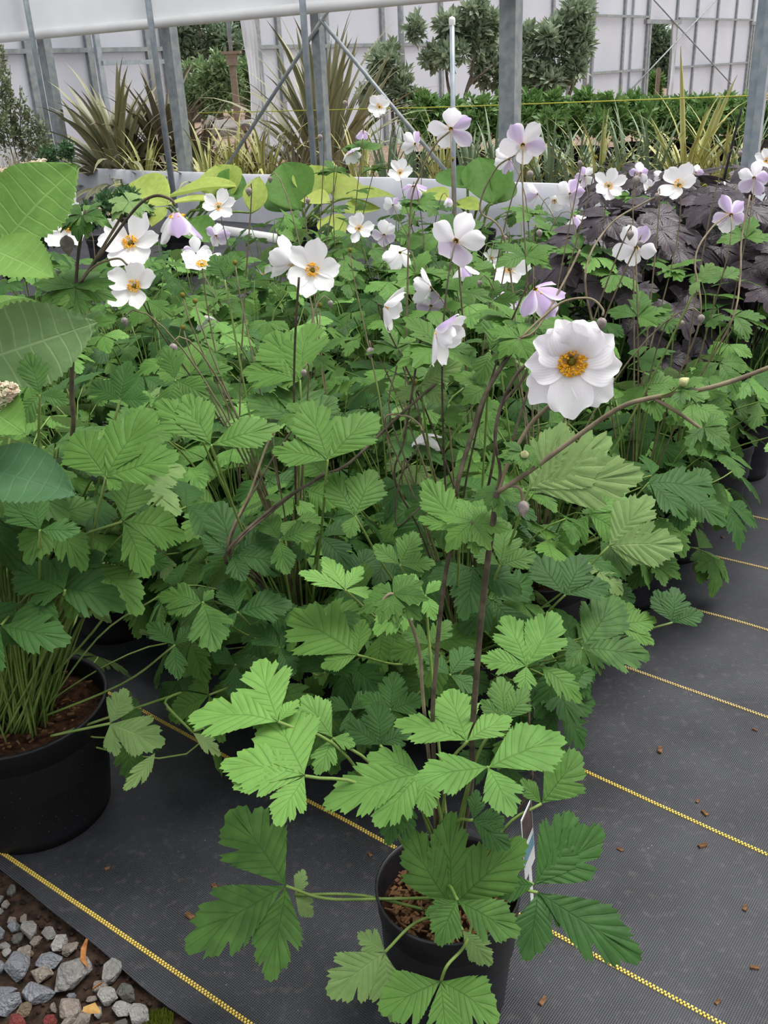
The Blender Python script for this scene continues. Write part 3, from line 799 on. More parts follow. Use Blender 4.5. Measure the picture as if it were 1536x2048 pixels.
# hero flower: nine broad petals, the upper ones bent forward over the stamens
HF = atd(1142, 722, .97); hn = cvec(-.02, -.22, 1)
fl = empty('flower', (0, 0, 0), parent=FRONT)
x = hn.cross(-DOWN).normalized()
fl.matrix_basis = Matrix.Translation(HF - fp) @ Matrix((-x, -(hn.cross(x)), hn)).transposed().to_4x4() @ Matrix.Scale(.88, 4)
RH = random.Random(9)
def hero_petal(L, Wd, th0, th1, mat, seed):
    rng = random.Random(seed); vs, fs, uv = [], [], []; NR, NC = 18, 18; ph = rng.uniform(0, 6)
    y = z = 0.0; prof = []
    for i in range(NR + 1):
        t = i / NR; th = math.radians(th0 + (th1 - th0) * t); prof.append((y, z, th)); y += L / NR * math.cos(th); z += L / NR * math.sin(th)
    for i in range(NR + 1):
        t = i / NR; w = Wd * .5 * max(.16, math.sin(min(1, t ** 1.1 * .86 + .08) * math.pi * .86) ** .62)
        for j in range(NC + 1):
            s = -1 + 2 * j / NC
            e = t ** 4 * (-.20 * s * s + .045 * math.sin(s * 4.5 + ph) + .02 * math.sin(s * 9 + ph * 2))
            py, pz, th = prof[i]; py += L * e * math.cos(th); pz += L * e * math.sin(th)
            vs.append(V(w * s, py + .003, pz + abs(s) ** 2 * w * .22 + .0022 * t * math.sin(s * 4.5 + ph + t * 3))); uv.append((s, t))
    for i in range(NR):
        for j in range(NC):
            a = i * (NC + 1) + j; fs.append((a, a + 1, a + NC + 2, a + NC + 1))
    return new_mesh('petal', vs, fs, [mat], True, uv)
#          angle (0 = up, clockwise), length, width, slope at the base and at the tip, material, lift
for k, (a, L, Wd, t0, t1, mt, dz) in enumerate(((182, .062, .054, 20, -12, M_PETAL, .003), (226, .061, .048, 14, -10, M_PETAL_L, .001), (138, .060, .048, 14, -4, M_PETAL, .001), (264, .050, .046, 26, 4, M_PETAL_L, .0026),
                              (98, .052, .048, 30, 0, M_PETAL, .0022), (58, .054, .048, 58, -18, M_PETAL, .0), (18, .056, .050, 74, -34, M_PETAL, .0016), (340, .056, .048, 72, -30, M_PETAL, .0004), (304, .053, .046, 55, -14, M_PETAL_L, .0018))):
    pm = hero_petal(L, Wd, t0, t1, mt, 40 + k)
    link('petal', pm, fl, Matrix.Rotation(-math.radians(a), 4, 'Z') @ Matrix.Translation((0, .002, dz - .002)))
def hero_stamens():
    m = MB(); rng = random.Random(8)
    for i in range(190):
        a = rng.uniform(0, 6.283); k = .35 + .65 * math.sqrt(rng.random()); rr = .0152 * k
        e = V(rr * math.cos(a), rr * math.sin(a), .006 + .006 * (1.2 - k) + rng.uniform(-.001, .002))
        m.tube([V(.004 * math.cos(a), .004 * math.sin(a), .001), e], .00025, 3, cap=False)
        q = rng.uniform(.0010, .0016); M = Matrix.Rotation(a + rng.uniform(-.5, .5), 3, 'Z')
        m.add([e + M @ V(-q, 0, 0), e + M @ V(q * 1.4, 0, 0), e + V(0, 0, q * 1.3), e - V(0, 0, q), e + M @ V(0, q, 0), e + M @ V(0, -q, 0)], [(0, 4, 2), (4, 1, 2), (1, 5, 2), (5, 0, 2), (4, 0, 3), (1, 4, 3), (5, 1, 3), (0, 5, 3)])
    return m.mesh('stamens', [M_STAMEN], False)
link('stamens', hero_stamens(), fl, Matrix.Scale(1.15, 4)); link('pistil', PISTIL, fl, Matrix.Scale(1.5, 4))
# care tag stuck in the front pot
tg = MB(); ta, tb = at(1052, 1618, .965), at(1060, 1740, .965)
M_TAG_D = simple('printed_tag_dark', lin(58, 46, 44), lin(88, 70, 62), 60, .4, .4); M_TAG_W = simple('tag_white', lin(226, 226, 228), None, rough=.4); M_TAG_B = simple('tag_blue', lin(110, 150, 166), None, rough=.4)
tn = cvec(.85, .1, .5); tx = (tb - ta).normalized(); ty = tn.cross(tx).normalized(); TM = Matrix((ty, tx, tn)).transposed()
tag_o = link('care_tag', None, FRONT, Matrix.Translation(ta - fp))
Lt = (tb - ta).length
for nm, mat, y0, y1, off in (('tag_sheet', M_TAG_W, 0, Lt, 0), ('tag_print', M_TAG_D, .004, Lt * .45, .0006), ('tag_print', M_TAG_B, Lt * .55, Lt * .75, .0006), ('tag_stick', M_TAG_W, Lt, Lt + .08, 0)):
    mm = MB(); w = .045 if nm != 'tag_stick' else .012
    mm.box(TM @ V(0, (y0 + y1) / 2, off), (w - (.006 if nm == 'tag_print' else 0), y1 - y0, .0007), TM); link(nm, mm.mesh(nm, [mat], False), tag_o)
PLANTS.append((FRONT, .16, CR))

# ---- left plant in the big pot
LP = V(-.655, 1.372, 0)
LEFT = anemone(LP, .155, .226, 66, .55, .30, 'tall anemone in the large dusty black pot beside the gravel', 'potted anemones', 21, True, (.085, .125), M_POT_D, V(.04, -.03, 0), .18, .35, 120, True, skip=lambda J: J.y < .98 or J.x > -.2 or (J.z < .4 and J.y < 1.3), nlow=14)
# ---- block of plants
LAT = []
rb = random.Random(4)
u = -.86; iu = 0
SP = .315
while u > -4.2:
    v = .98 + (SP / 2 if iu % 2 else 0)
    while v < 4.6:
        p = uv2w(u + rb.uniform(-.03, .03), v + rb.uniform(-.03, .03))
        if p.y < 4.0 + .3 * p.x and p.x > -.46 * p.y - .12 and (p - LP).length > .37 and p.x < 1.35 and not (p.y < 1.34 and p.x > -.3):
            LAT.append(p)
        v += SP
    u -= SP * .95; iu += 1
LAT.sort(key=lambda p: p.y)
for i, p in enumerate(LAT):
    near = p.y < 2.25
    ordn = ['first', 'second', 'third', 'fourth', 'fifth', 'sixth', 'seventh', 'eighth', 'ninth', 'tenth', 'eleventh', 'twelfth', 'thirteenth', 'fourteenth', 'fifteenth', 'sixteenth', 'seventeenth', 'eighteenth']
    isedge = lambda q: UD.dot(q) > -1.0
    if isedge(p):
        k = sorted([q.y for q in LAT if isedge(q)]).index(p.y)
        lab = 'potted anemone along the bare fabric edge of the block, %s counting from the front' % ordn[k]
    elif near:
        k = sorted([q.x / q.y for q in LAT if q.y < 2.25 and not isedge(q)]).index(p.x / p.y)
        lab = 'leafy potted anemone in the front ranks of the block, %s from the left' % ordn[k]
    else: lab = 'white flowering potted anemone packed in the back ranks of the block'
    anemone(p, .11, .21, 44 if near else 38, rb.uniform(.34, .42) + (.05 if p.y > 1.8 else 0) + (.09 if p.y > 2.4 else 0), .25 if near else .24, lab, 'potted anemones', 300 + i, near, (.07, .115) if near else (.072, .11), nlow=(22 if p.y < 1.75 else 12) if near else 0)
print('LATTICE', len(LAT), [tuple(round(c, 2) for c in p[:2]) for p in LAT])

# ---- hand-placed leaves on the nearer block plants
def nearest(p, maxy=9, pool=None):
    return min(pool or PLANTS, key=lambda q: (q[0].location - V(p.x, p.y, 0)).length + (.25 if q[0].name == FRONT.name else 0))
block_leaves = [
    ((1053, 1332), 1.16, (0, .6, .8), [(1012, 1226), (958, 1322), (1122, 1228), (1046, 1386)], Y_, [.46, .4, .42, .5]),
    ((1082, 1330), 1.18, (.3, .6, .75), [(1168, 1400), (1120, 1385)], L_, [.4, .3]),
    ((1165, 1297), 1.26, (.1, .65, .75), [(1236, 1190), (1304, 1312), (1116, 1285), (1130, 1330)], L_, [.42, .44, .45, .4]),
    ((1345, 1245), 1.42, (0, .5, .85), [(1306, 1180), (1350, 1172), (1406, 1222)], D_, [.45, .5, .45]),
    ((1232, 1250), 1.42, (.1, .6, .8), [(1268, 1208), (1318, 1243), (1312, 1282)], L_, [.5, .42, .36]),
    ((1218, 1092), 1.5, (-.2, .2, .9), [(1300, 986), (1366, 1080), (1312, 1128)], P_, [.44, .42, .28]),
    ((1298, 965), 1.75, (.2, .6, .75), [(1432, 975), (1375, 1038), (1340, 985)], D_, [.42, .42, .4]),
    ((1058, 978), 1.28, (-.2, .1, .95), [(1232, 886), (1126, 842), (1290, 945)], P_, [.4, .36, .34]),
    ((212, 955), 1.14, (-.05, .45, .9), [(145, 862), (298, 812), (360, 910), (242, 978)], L_, [.5, .42, .45, .5]),
    ((422, 890), 1.2, (.1, .5, .85), [(306, 798), (362, 790), (560, 852)], L_, [.34, .4, .36]),
    ((655, 920), 1.32, (0, .5, .85), [(545, 893), (612, 802), (748, 822)], L_, [.4, .42, .42]),
    ((465, 1110), 1.3, (.1, .55, .8), [(432, 1003), (590, 1132), (482, 1164), (402, 1074), (560, 1055)], D_, [.4, .38, .5, .4, .38]),
    ((710, 1032), 1.3, (.1, .45, .85), [(656, 945), (748, 938), (694, 1075)], L_, [.4, .48, .5]),
    ((715, 1310), 1.18, (-.1, .6, .8), [(578, 1222), (722, 1236), (640, 1330)], L_, [.5, .35, .4]),
    ((475, 1225), 1.24, (0, .55, .8), [(452, 1156), (584, 1198), (440, 1260)], D_, [.5, .45, .4]),
    ((405, 1205), 1.2, (0, .6, .8), [(318, 1180), (428, 1180), (335, 1225), (440, 1300)], L_, [.45, .45, .4, .5]),
    ((850, 1190), 1.1, (-.1, .6, .8), [(790, 1150), (742, 1260), (880, 1160), (870, 1240)], Y_, [.42, .4, .4, .4]),
    ((600, 850), 1.5, (.1, .6, .75), [(500, 780), (590, 740), (680, 800)], L_, [.42, .42, .42]),
    ((600, 760), 1.55, (-.2, .55, .8), [(484, 735), (540, 655), (610, 640), (560, 770)], L_, [.4, .42, .4, .4]),
    ((840, 770), 1.5, (-.2, .25, .9), [(925, 720), (900, 800), (790, 800)], P_, [.4, .4, .4]),
    ((690, 1180), 1.22, (.2, .7, .65), [(600, 1140), (650, 1110), (720, 1130), (760, 1190)], Y_, [.3, .3, .3, .3]),
    ((900, 1350), 1.15, (.1, .6, .8), [(940, 1290), (850, 1310), (960, 1380)], D_, [.45, .45, .4]),
    ((920, 1060), 1.2, (-.1, .5, .85), [(838, 1030), (842, 960), (985, 1010)], L_, [.32, .35, .36]),
    ((1130, 1190), 1.3, (.1, .6, .8), [(1060, 1110), (1170, 1110), (1220, 1160)], D_, [.46, .42, .4]),
    ((1400, 560), 1.7, (-.2, .1, .95), [(1425, 525), (1382, 590)], P_, [.5, .4]),
    ((130, 1180), 1.12, (-.2, .5, .8), [(20, 1130), (60, 1200), (110, 1110)], D_, [.4, .4, .4]),
    ((80, 1060), 1.1, (.1, .5, .8), [(10, 1000), (160, 1065), (60, 980)], D_, [.45, .45, .4]),
    ((80, 790), 1.1, (.1, .3, .9), [(60, 700), (140, 800), (20, 860)], L_, [.4, .42, .4]),
    ((650, 1345), 1.2, (-.2, .5, .8), [(580, 1300), (640, 1270), (720, 1320)], D_, [.44, .44, .44]),
    ((560, 1295), 1.22, (0, .55, .8), [(500, 1250), (600, 1240), (590, 1350)], D_, [.44, .44, .44]),
    ((780, 1420), 1.16, (-.1, .5, .8), [(722, 1390), (790, 1340), (850, 1400)], D_, [.46, .46, .46]),
    ((350, 1290), 1.28, (.1, .5, .8), [(300, 1240), (390, 1250), (350, 1360)], D_, [.42, .42, .4]),
    ((470, 1330), 1.3, (.1, .5, .8), [(420, 1300), (520, 1320), (470, 1400)], D_, [.42, .42, .4]),
    ((700, 1420), 1.22, (.1, .6, .8), [(650, 1400), (750, 1385), (700, 1490)], D_, [.42, .42, .4]),
    ((860, 1290), 1.2, (.1, .6, .8), [(800, 1250), (900, 1240), (840, 1350)], L_, [.42, .42, .4]),
    ((280, 1120), 1.22, (-.1, .5, .8), [(215, 1090), (300, 1050), (340, 1130)], D_, [.45, .45, .45]),
    ((560, 1080), 1.3, (-.1, .5, .8), [(520, 1020), (640, 1050), (570, 1150)], L_, [.42, .42, .42]),
    ((800, 1130), 1.22, (.1, .5, .8), [(745, 1090), (830, 1060), (870, 1120)], L_, [.42, .42, .42]),
    ((1000, 1130), 1.3, (.1, .55, .8), [(940, 1100), (1020, 1040), (1075, 1110)], L_, [.42, .42, .42]),
    ((350, 760), 1.35, (-.1, .4, .85), [(340, 690), (420, 790), (330, 850)], L_, [.42, .42, .42]),
    ((240, 800), 1.25, (-.1, .4, .85), [(175, 770), (260, 720), (300, 800)], D_, [.42, .42, .42]),
    ((450, 560), 1.75, (-.1, .4, .85), [(420, 510), (470, 500), (500, 570)], L_, [.42, .42, .42]),
    ((980, 700), 1.5, (0, .3, .9), [(1005, 610), (1060, 690), (960, 770)], L_, [.4, .4, .4]),
    ((985, 600), 1.8, (.1, .2, .9), [(1000, 560), (1040, 600)], L_, [.4, .4]),
]
for i, (j, Y, nr, tips, mat, wl) in enumerate(block_leaves):
    J = at(j[0], j[1], Y); pl, z0, cr = nearest(J)
    b = cr + V(.02 * math.cos(i * 2.4), .02 * math.sin(i * 2.4), 0)
    hero_leaf(pl, J, N(*nr), tips, 500 + i, mat, wl=wl, petiole=[b, b * .35 + J * .65 - V(0, 0, .02)], pr=.002)
# the pale old leaves hanging over the rim of the large pot
b = LP + V(.08, -.06, .2)
hero_leaf(LEFT, at(220, 1447, 1.22), N(.1, .3, .9), [(256, 1378), (328, 1492), (236, 1512)], 700, P_, wl=[.5, .46, .42], petiole=[b, at(110, 1470, 1.24)])
hero_leaf(LEFT, at(385, 1465, 1.24), N(.2, .4, .8), [(410, 1440), (445, 1505)], 701, P_, wl=[.35, .3], petiole=[b, at(350, 1390, 1.3), at(330, 1405, 1.25)])
hero_leaf(LEFT, at(310, 1505, 1.2), N(.6, .3, .6), [(255, 1585), (280, 1560)], 702, P_, wl=[.25, .25])
# bare green petioles of the big pot
rg = random.Random(31)
for k in range(80):
    a = rg.uniform(0, 6.28); q = LP + V(.05 * math.cos(a), .05 * math.sin(a), .19)
    tx = rg.uniform(20, 330); ty = rg.uniform(880, 1200); T = at(tx, ty, rg.uniform(1.22, 1.5))
    m_ = (q * .5 + T * .5) + V(rg.uniform(-.03, .03), rg.uniform(-.03, .03), .06)
    add_stem(LEFT, [q, m_, T], rg.uniform(.0016, .0026), M_STEM, 5, 5, 'petiole')

# ---- dark bare stems in the middle ground
def owner(p): return nearest(p)[0]
for pts, r, mt in (
    ([(455, 1100, 1.3), (500, 985, 1.33), (530, 900, 1.36), (545, 868, 1.37)], .0020, M_STEM_MID),
    ([(460, 1095, 1.3), (520, 960, 1.35), (590, 850, 1.4), (600, 830, 1.42)], .0016, M_STEM_DK),
    ([(450, 1115, 1.29), (540, 1020, 1.33), (640, 955, 1.36), (700, 925, 1.38), (800, 830, 1.45), (880, 760, 1.5)], .0024, M_STEM_DK),
    ([(460, 1110, 1.29), (560, 1010, 1.34), (650, 945, 1.37)], .0018, M_STEM_DK),
    ([(143, 880, 1.3), (143, 780, 1.3), (147, 650, 1.29), (151, 578, 1.28)], .0034, M_STEM_DK),
    ([(151, 578, 1.28), (158, 500, 1.28), (172, 420, 1.28)], .0022, M_STEM_DK),
    ([(153, 575, 1.28), (190, 520, 1.28), (245, 430, 1.29), (258, 405, 1.29)], .0019, M_STEM_MID),
    ([(153, 575, 1.28), (205, 505, 1.27), (270, 418, 1.26), (308, 392, 1.255), (340, 398, 1.25), (350, 412, 1.25)], .0019, M_STEM_DK),
    ([(155, 570, 1.28), (190, 532, 1.27), (235, 517, 1.27), (255, 530, 1.27)], .0015, M_STEM_MID),
    ([(590, 900, 1.5), (588, 760, 1.48), (592, 640, 1.46), (598, 555, 1.45)], .0019, M_STEM_DK),
    ([(910, 1000, 1.3), (940, 880, 1.32), (975, 780, 1.34), (1040, 677, 1.36)], .0036, M_STEM_DK),
    ([(1040, 677, 1.36), (1090, 630, 1.38), (1130, 602, 1.39), (1180, 597, 1.39), (1205, 618, 1.38), (1205, 632, 1.375)], .0018, M_STEM_MID),
    ([(1040, 677, 1.36), (1075, 655, 1.37), (1130, 560, 1.42), (1160, 500, 1.45)], .0018, M_STEM_MID),
    ([(985, 930, 1.32), (1000, 820, 1.34), (1045, 760, 1.35), (1060, 720, 1.36)], .0022, M_STEM_DK),
    ([(790, 960, 1.45), (808, 880, 1.46), (826, 772, 1.47), (838, 690, 1.47), (848, 672, 1.46)], .0018, M_STEM_DK),
    ([(780, 830, 1.5), (792, 740, 1.5), (800, 718, 1.49)], .0014, M_STEM_MID),
    ([(860, 1010, 1.4), (795, 1050, 1.4), (800, 960, 1.42), (838, 890, 1.43)], .0014, M_STEM_DK),
    ([(770, 850, 1.42), (810, 832, 1.42), (838, 848, 1.41), (845, 862, 1.4)], .0015, M_STEM_MID),
    ([(1170, 560, 2.0), (1215, 455, 2.1), (1290, 405, 2.15), (1350, 378, 2.15)], .0022, M_STEM_MID),
    ([(1460, 650, 1.9), (1480, 560, 1.95), (1483, 480, 2.0), (1500, 390, 2.05)], .0020, M_STEM_MID),
    ([(1400, 640, 1.9), (1390, 520, 1.95), (1420, 460, 2.0), (1455, 430, 2.05)], .0020, M_STEM_MID),
    ([(1010, 480, 1.9), (960, 420, 1.92), (990, 340, 1.92), (1030, 310, 1.9)], .0018, M_STEM_MID),
    ([(820, 430, 1.95), (840, 350, 1.95), (870, 290, 1.95), (900, 262, 1.95)], .0019, M_STEM_MID),
):
    P = PX(pts); pl, z0, cr = nearest(P[0]); 
    if pts[0][1] > 600 or True:
        if P[0].z > cr.z + .05 and (pts[0] not in ((151, 578, 1.28), (153, 575, 1.28), (155, 570, 1.28), (1040, 677, 1.36))): P = [cr, cr * .4 + P[0] * .6 + V(0, 0, .03)] + P
    add_stem(pl, P, r, mt)
rg = random.Random(41)
for (px, py, Y, n_, sz) in ((151, 576, 1.27, 4, .085), (258, 405, 1.29, 3, .05), (165, 430, 1.28, 3, .06), (1040, 677, 1.36, 3, .08), (598, 830, 1.42, 2, .06), (865, 745, 1.6, 4, .07), (1130, 650, 1.5, 3, .07), (950, 1042, 1.0, 2, .06)):
    for k in range(n_):
        J = at(px, py, Y); a = k * 6.28 / n_ + rg.uniform(-.4, .4); out = cvec(math.cos(a), .35 + math.sin(a) * .6, .4); nr = cvec(rg.uniform(-.3, .3), .6, .7)
        put_leaf(owner(J), J, (out - nr * out.dot(nr)).normalized(), nr, sz * 1.1, BRACT if sz > .055 else BRACT_P, rg, name='bract').scale *= 2.2 * .6
add_stem(owner(at(545, 868, 1.37)), PX([(545, 872, 1.37), (545, 866, 1.37)]), .0042, M_STEM_MID, 8, 3, 'seed_head')

# ---- flowers: pixel, width in pixels, facing (right, up, toward), opening angle, petals, lilac share
FL = [
    (625, 541, 108, (.1, -.05, 1), 12, 6, .15), (588, 524, 92, (-.7, .35, -.35), 30, 5, .5),
    (262, 487, 112, (-.05, .1, 1), 14, 6, .35), (270, 573, 104, (-.1, .05, 1), 12, 5, .2), (140, 452, 100, (-.1, 0, 1), 10, 6, .1), (150, 405, 70, (-.7, .2, .6), 20, 5, .1),
    (352, 424, 118, (.1, -.8, -.4), 42, 5, .8), (437, 414, 62, (-.05, .1, 1), 12, 6, .2), (404, 531, 84, (.1, .65, .75), 12, 5, .2), (392, 508, 56, (-.3, .4, -.6), 20, 5, .6),
    (412, 632, 58, (.2, -.85, .35), 38, 6, .2), (398, 622, 40, (-.4, -.5, -.4), 40, 5, .9), (768, 612, 104, (.85, -.35, .0), 22, 5, .15), (872, 658, 128, (.75, -.5, .15), 30, 6, .25),
    (847, 868, 82, (.1, -.92, .32), 32, 6, .3), (718, 457, 52, (0, 0, 1), 12, 6, .2), (912, 482, 108, (.35, .4, -.75), 14, 5, .6), (925, 532, 64, (.2, -.6, -.3), 30, 5, .6),
    (1019, 539, 76, (-.1, .05, 1), 16, 5, .3), (1070, 578, 112, (.35, -.55, -.5), 26, 5, .6), (1026, 588, 70, (-.4, -.5, -.5), 30, 5, .7), (940, 626, 46, (.1, -.95, .0), 55, 5, 1),
    (862, 575, 78, (-.75, .1, -.3), 24, 5, .4), (862, 612, 62, (.2, .5, -.7), 20, 5, .9), (759, 214, 47, (-.2, 0, 1), 14, 6, .2), (726, 262, 36, (0, -.5, -.6), 30, 5, .9),
    (697, 304, 48, (.4, -.7, .2), 28, 6, .2), (902, 258, 84, (.1, .45, -.8), 10, 5, .55), (830, 288, 52, (-.5, .3, -.5), 24, 5, .4), (800, 346, 48, (-.1, .2, .9), 18, 6, .3),
    (826, 372, 54, (.2, -.4, -.7), 26, 5, .8), (1046, 290, 92, (.15, .5, -.75), 14, 5, .5), (1018, 318, 58, (-.5, .1, -.6), 26, 5, .9), (1217, 372, 64, (0, .1, 1), 14, 6, .3),
    (1358, 370, 78, (-.55, .1, .85), 12, 5, .2), (1281, 346, 42, (0, .1, -.8), 24, 5, .6), (1328, 352, 38, (-.3, .1, -.6), 36, 5, 1), (1300, 382, 46, (.1, .2, .9), 20, 6, .2),
    (1140, 388, 62, (.1, .4, -.8), 22, 5, .4), (1075, 388, 52, (-.5, .1, -.4), 26, 5, .4), (1108, 400, 48, (.2, -.5, .3), 26, 6, .2), (1150, 432, 56, (.3, -.5, -.4), 26, 5, .3),
    (1272, 496, 80, (.15, .4, -.8), 14, 5, .3), (1320, 513, 48, (.3, -.6, .3), 28, 6, .1), (1462, 430, 74, (.1, .3, -.85), 22, 5, .8), (1508, 356, 66, (.2, .2, -.85), 20, 5, .9),
    (1450, 386, 50, (-.5, .3, -.5), 30, 5, 1), (1532, 322, 46, (0, .1, 1), 16, 6, .1), (1172, 516, 44, (0, -.95, -.1), 55, 5, 1), (800, 505, 66, (-.2, -.3, -.7), 22, 5, .6),
    (768, 470, 52, (.1, .4, -.7), 24, 5, .7), (1108, 490, 58, (.85, .1, .1), 26, 5, .3), (982, 516, 36, (.2, .3, .8), 22, 5, .3), (1002, 606, 50, (-.3, -.6, -.3), 36, 5, 1),
    (895, 395, 34, (.2, -.9, 0), 55, 5, .5), (432, 472, 50, (.2, .3, -.7), 24, 5, .7), (352, 633, 32, (.4, -.5, .3), 45, 5, .4), (1170, 352, 40, (.1, .3, -.8), 20, 5, .5),
    (530, 552, 42, (.2, .8, -.3), 20, 3, .5), (1335, 398, 30, (.1, .4, .6), 30, 5, .2), (1392, 345, 34, (.1, .3, -.8), 30, 5, .7), (786, 410, 40, (-.2, .2, -.8), 24, 5, .5),
]
rf = random.Random(6)
HERO_STEMMED = {0, 2, 6, 4, 14, 13}
for i, (px, py, w, nr, opn, npet, lil) in enumerate(FL):
    depth = .083 * F / w
    depth = max(1.2, min(3.3, depth))
    pos = atd(px, py, depth); n_ = cvec(*nr)
    pl, z0, cr = nearest(pos)
    make_flower(pl, pos, n_, w * depth / F * 1.04, opn, npet, lil, rf.uniform(0, 6.28), 900 + i, (), depth > 2)
    if i in HERO_STEMMED: continue
    c = cr + V(rf.uniform(-.03, .03), rf.uniform(-.03, .03), 0)
    hgt = (pos - c).length
    d1 = -n_ * hgt * .16 + V(0, 0, -.02)
    if n_.z < -.3: d1 = -n_ * hgt * .16 + V(rf.uniform(-.06, .06), rf.uniform(-.03, .05), 0)
    P = bez(c, c + V(rf.uniform(-.03, .03), rf.uniform(-.03, .03), hgt * .55), pos + d1 - V(0, 0, hgt * .12 if n_.z > -.3 else 0), pos - n_ * .002, 12)
    add_stem(pl, P, (.0021, .0012), M_STEM_DK if depth < 1.7 else M_STEM_MID, 6, 0)
    # bract leaves part-way up
    for k in range(4):
        q = P[8] if k < 3 else P[6]
        a = rf.uniform(0, 6.28); out = V(math.cos(a), math.sin(a), .5).normalized(); nz = V(-math.cos(a) * .4, -math.sin(a) * .4 - .2, .9).normalized()
        put_leaf(pl, q, (out - nz * out.dot(nz)).normalized(), nz, rf.uniform(.11, .19), BRACT, rf, name='bract')
# ---- hanging buds on bent stems
BD = [(1202, 634, 1.375, 1.2), (1403, 628, 1.75, 1.1), (132, 470, 1.28, 1.5), (344, 686, 1.5, 1.1), (742, 694, 1.5, 1.1), (607, 738, 1.5, .8), (807, 712, 1.48, .9), (497, 374, 1.9, 1.0), (247, 634, 1.5, .9),
      (1262, 460, 1.7, 1.0), (1280, 480, 1.7, .8), (1078, 458, 1.9, 1.0), (615, 395, 2.2, .9), (1160, 320, 2.3, .9), (540, 352, 2.3, .9), (1010, 470, 2.0, .8), (690, 200, 3.0, 1.2), (640, 268, 2.9, 1.2), (1275, 350, 2.1, 1.4), (1315, 385, 2.1, .9),
      (1365, 640, 1.8, .8), (860, 700, 1.5, .7), (1060, 340, 2.0, 1.1), (960, 560, 1.8, .8), (660, 600, 1.7, .8), (1480, 300, 2.2, .9)]
for i, (px, py, Y, s) in enumerate(BD):
    p = at(px, py, Y); pl, z0, cr = nearest(p)
    add_bud(pl, p, (V(rf.uniform(-.2, .2), -.1, -1)).normalized(), s)
    if i in (0, 2): continue
    side = V(rf.choice((-1, 1)) * rf.uniform(.02, .05), rf.uniform(0, .04), 0); hgt = (p - cr).length
    P = bez(cr, cr + V(0, 0, hgt * .5), p + side + V(0, 0, .07), p, 12)
    add_stem(pl, P, (.0022, .0011), M_STEM_MID, 5, 0)
# small seed balls
for (px, py, Y) in ((390, 602, 1.6), (366, 655, 1.6), (365, 590, 1.6), (470, 525, 1.7), (640, 610, 1.7), (830, 765, 1.5), (1192, 315, 2.2), (545, 866, 1.37), (905, 318, 2.2), (700, 500, 2.0)):
    p = at(px, py, Y); pl, z0, cr = nearest(p); m = MB(); m.lathe([(.0003, .0045), (.003, .0035), (.0043, 0), (.003, -.0035), (.0003, -.0045)], 10)
    link('seed_head', m.mesh('seed_head', [M_PISTIL]), pl, Matrix.Translation(p - pl.location)); hgt = (p - cr).length
    add_stem(pl, bez(cr, cr + V(0, 0, hgt * .5), p - V(0, 0, .1), p, 9), (.002, .0011), M_STEM_MID, 5, 0)

# ================================================================== OTHER PLANTS
# ---- purple bugbane at the right
rg = random.Random(61)
purple = [((1250, 640), 2.75, 'dark purple bugbane next to the white anemones, leftmost of the purple plants'), ((1370, 620), 2.95, 'dark purple bugbane between its two neighbours, behind the tall anemone stems'), ((1500, 600), 2.8, 'dark purple bugbane at the right edge of the picture'), ((1450, 500), 3.6, 'dark purple bugbane in the second row, with a tall dark flower stalk'), ((1270, 470), 3.6, 'dark purple bugbane in the second row next to the white kerb')]
for i, ((px, py), Y, lab) in enumerate(purple):
    p = at(px, py, Y); loc = V(p.x, p.y, 0)
    pl = empty('potted_bugbane', loc, lab, 'potted plant', 'purple bugbanes'); pot_on(pl, .115, .22, M_POT, 60 + i)
    for k in range(58):
        az = k * 2.4; q = (k + .5) / 58; rr = .27 * q ** .55; hz = .26 + (.72 - .34 * q ** 2) * rg.uniform(.5, 1) * (.86 if i < 3 else .8)
        a = V(math.cos(az), math.sin(az), 0); J = loc + a * rr + V(0, 0, hz); nr = (V(0, 0, 1) + a * rg.uniform(.1, .7) + V(0, -.35, 0)).normalized(); out = (a + V(rg.uniform(-.5, .5), rg.uniform(-.5, .5), -.2)); out = (out - nr * out.dot(nr)).normalized()
        put_leaf(pl, J, out, nr, rg.uniform(.075, .11), BRONZE, rg)
    m = MB()
    for k in range(18):
        a = rg.uniform(0, 6.28); e = V(.2 * math.cos(a), .2 * math.sin(a), rg.uniform(.5, .8)); m.tube(bez(V(0, 0, .2), V(0, 0, .45), e * .7 + V(0, 0, .2), e, 5), .0025, 5, cap=False)
    o = link('stems', m.mesh('stems', [M_LEAF_BRONZE]), pl); o['kind'] = 'stuff'
    if i == 3: add_stem(pl, [loc + V(0, 0, .2), at(1440, 420, 3.6), at(1462, 300, 3.6), at(1484, 215, 3.6)], (.006, .004), M_LEAF_BRONZE)
# two free pots at the right edge, soil showing
for i, ((px, py), lab) in enumerate((((1480, 880), 'black pot of thin-stemmed anemone below the purple plants, soil visible'), ((1560, 872), 'black pot cut off by the right edge of the picture'))):
    p = gnd(px, py); p = V(p.x, p.y + .1, 0)
    anemone(p, .12, .235, 16, .3, .2, lab, 'potted anemones', 800 + i, False, low=.5)
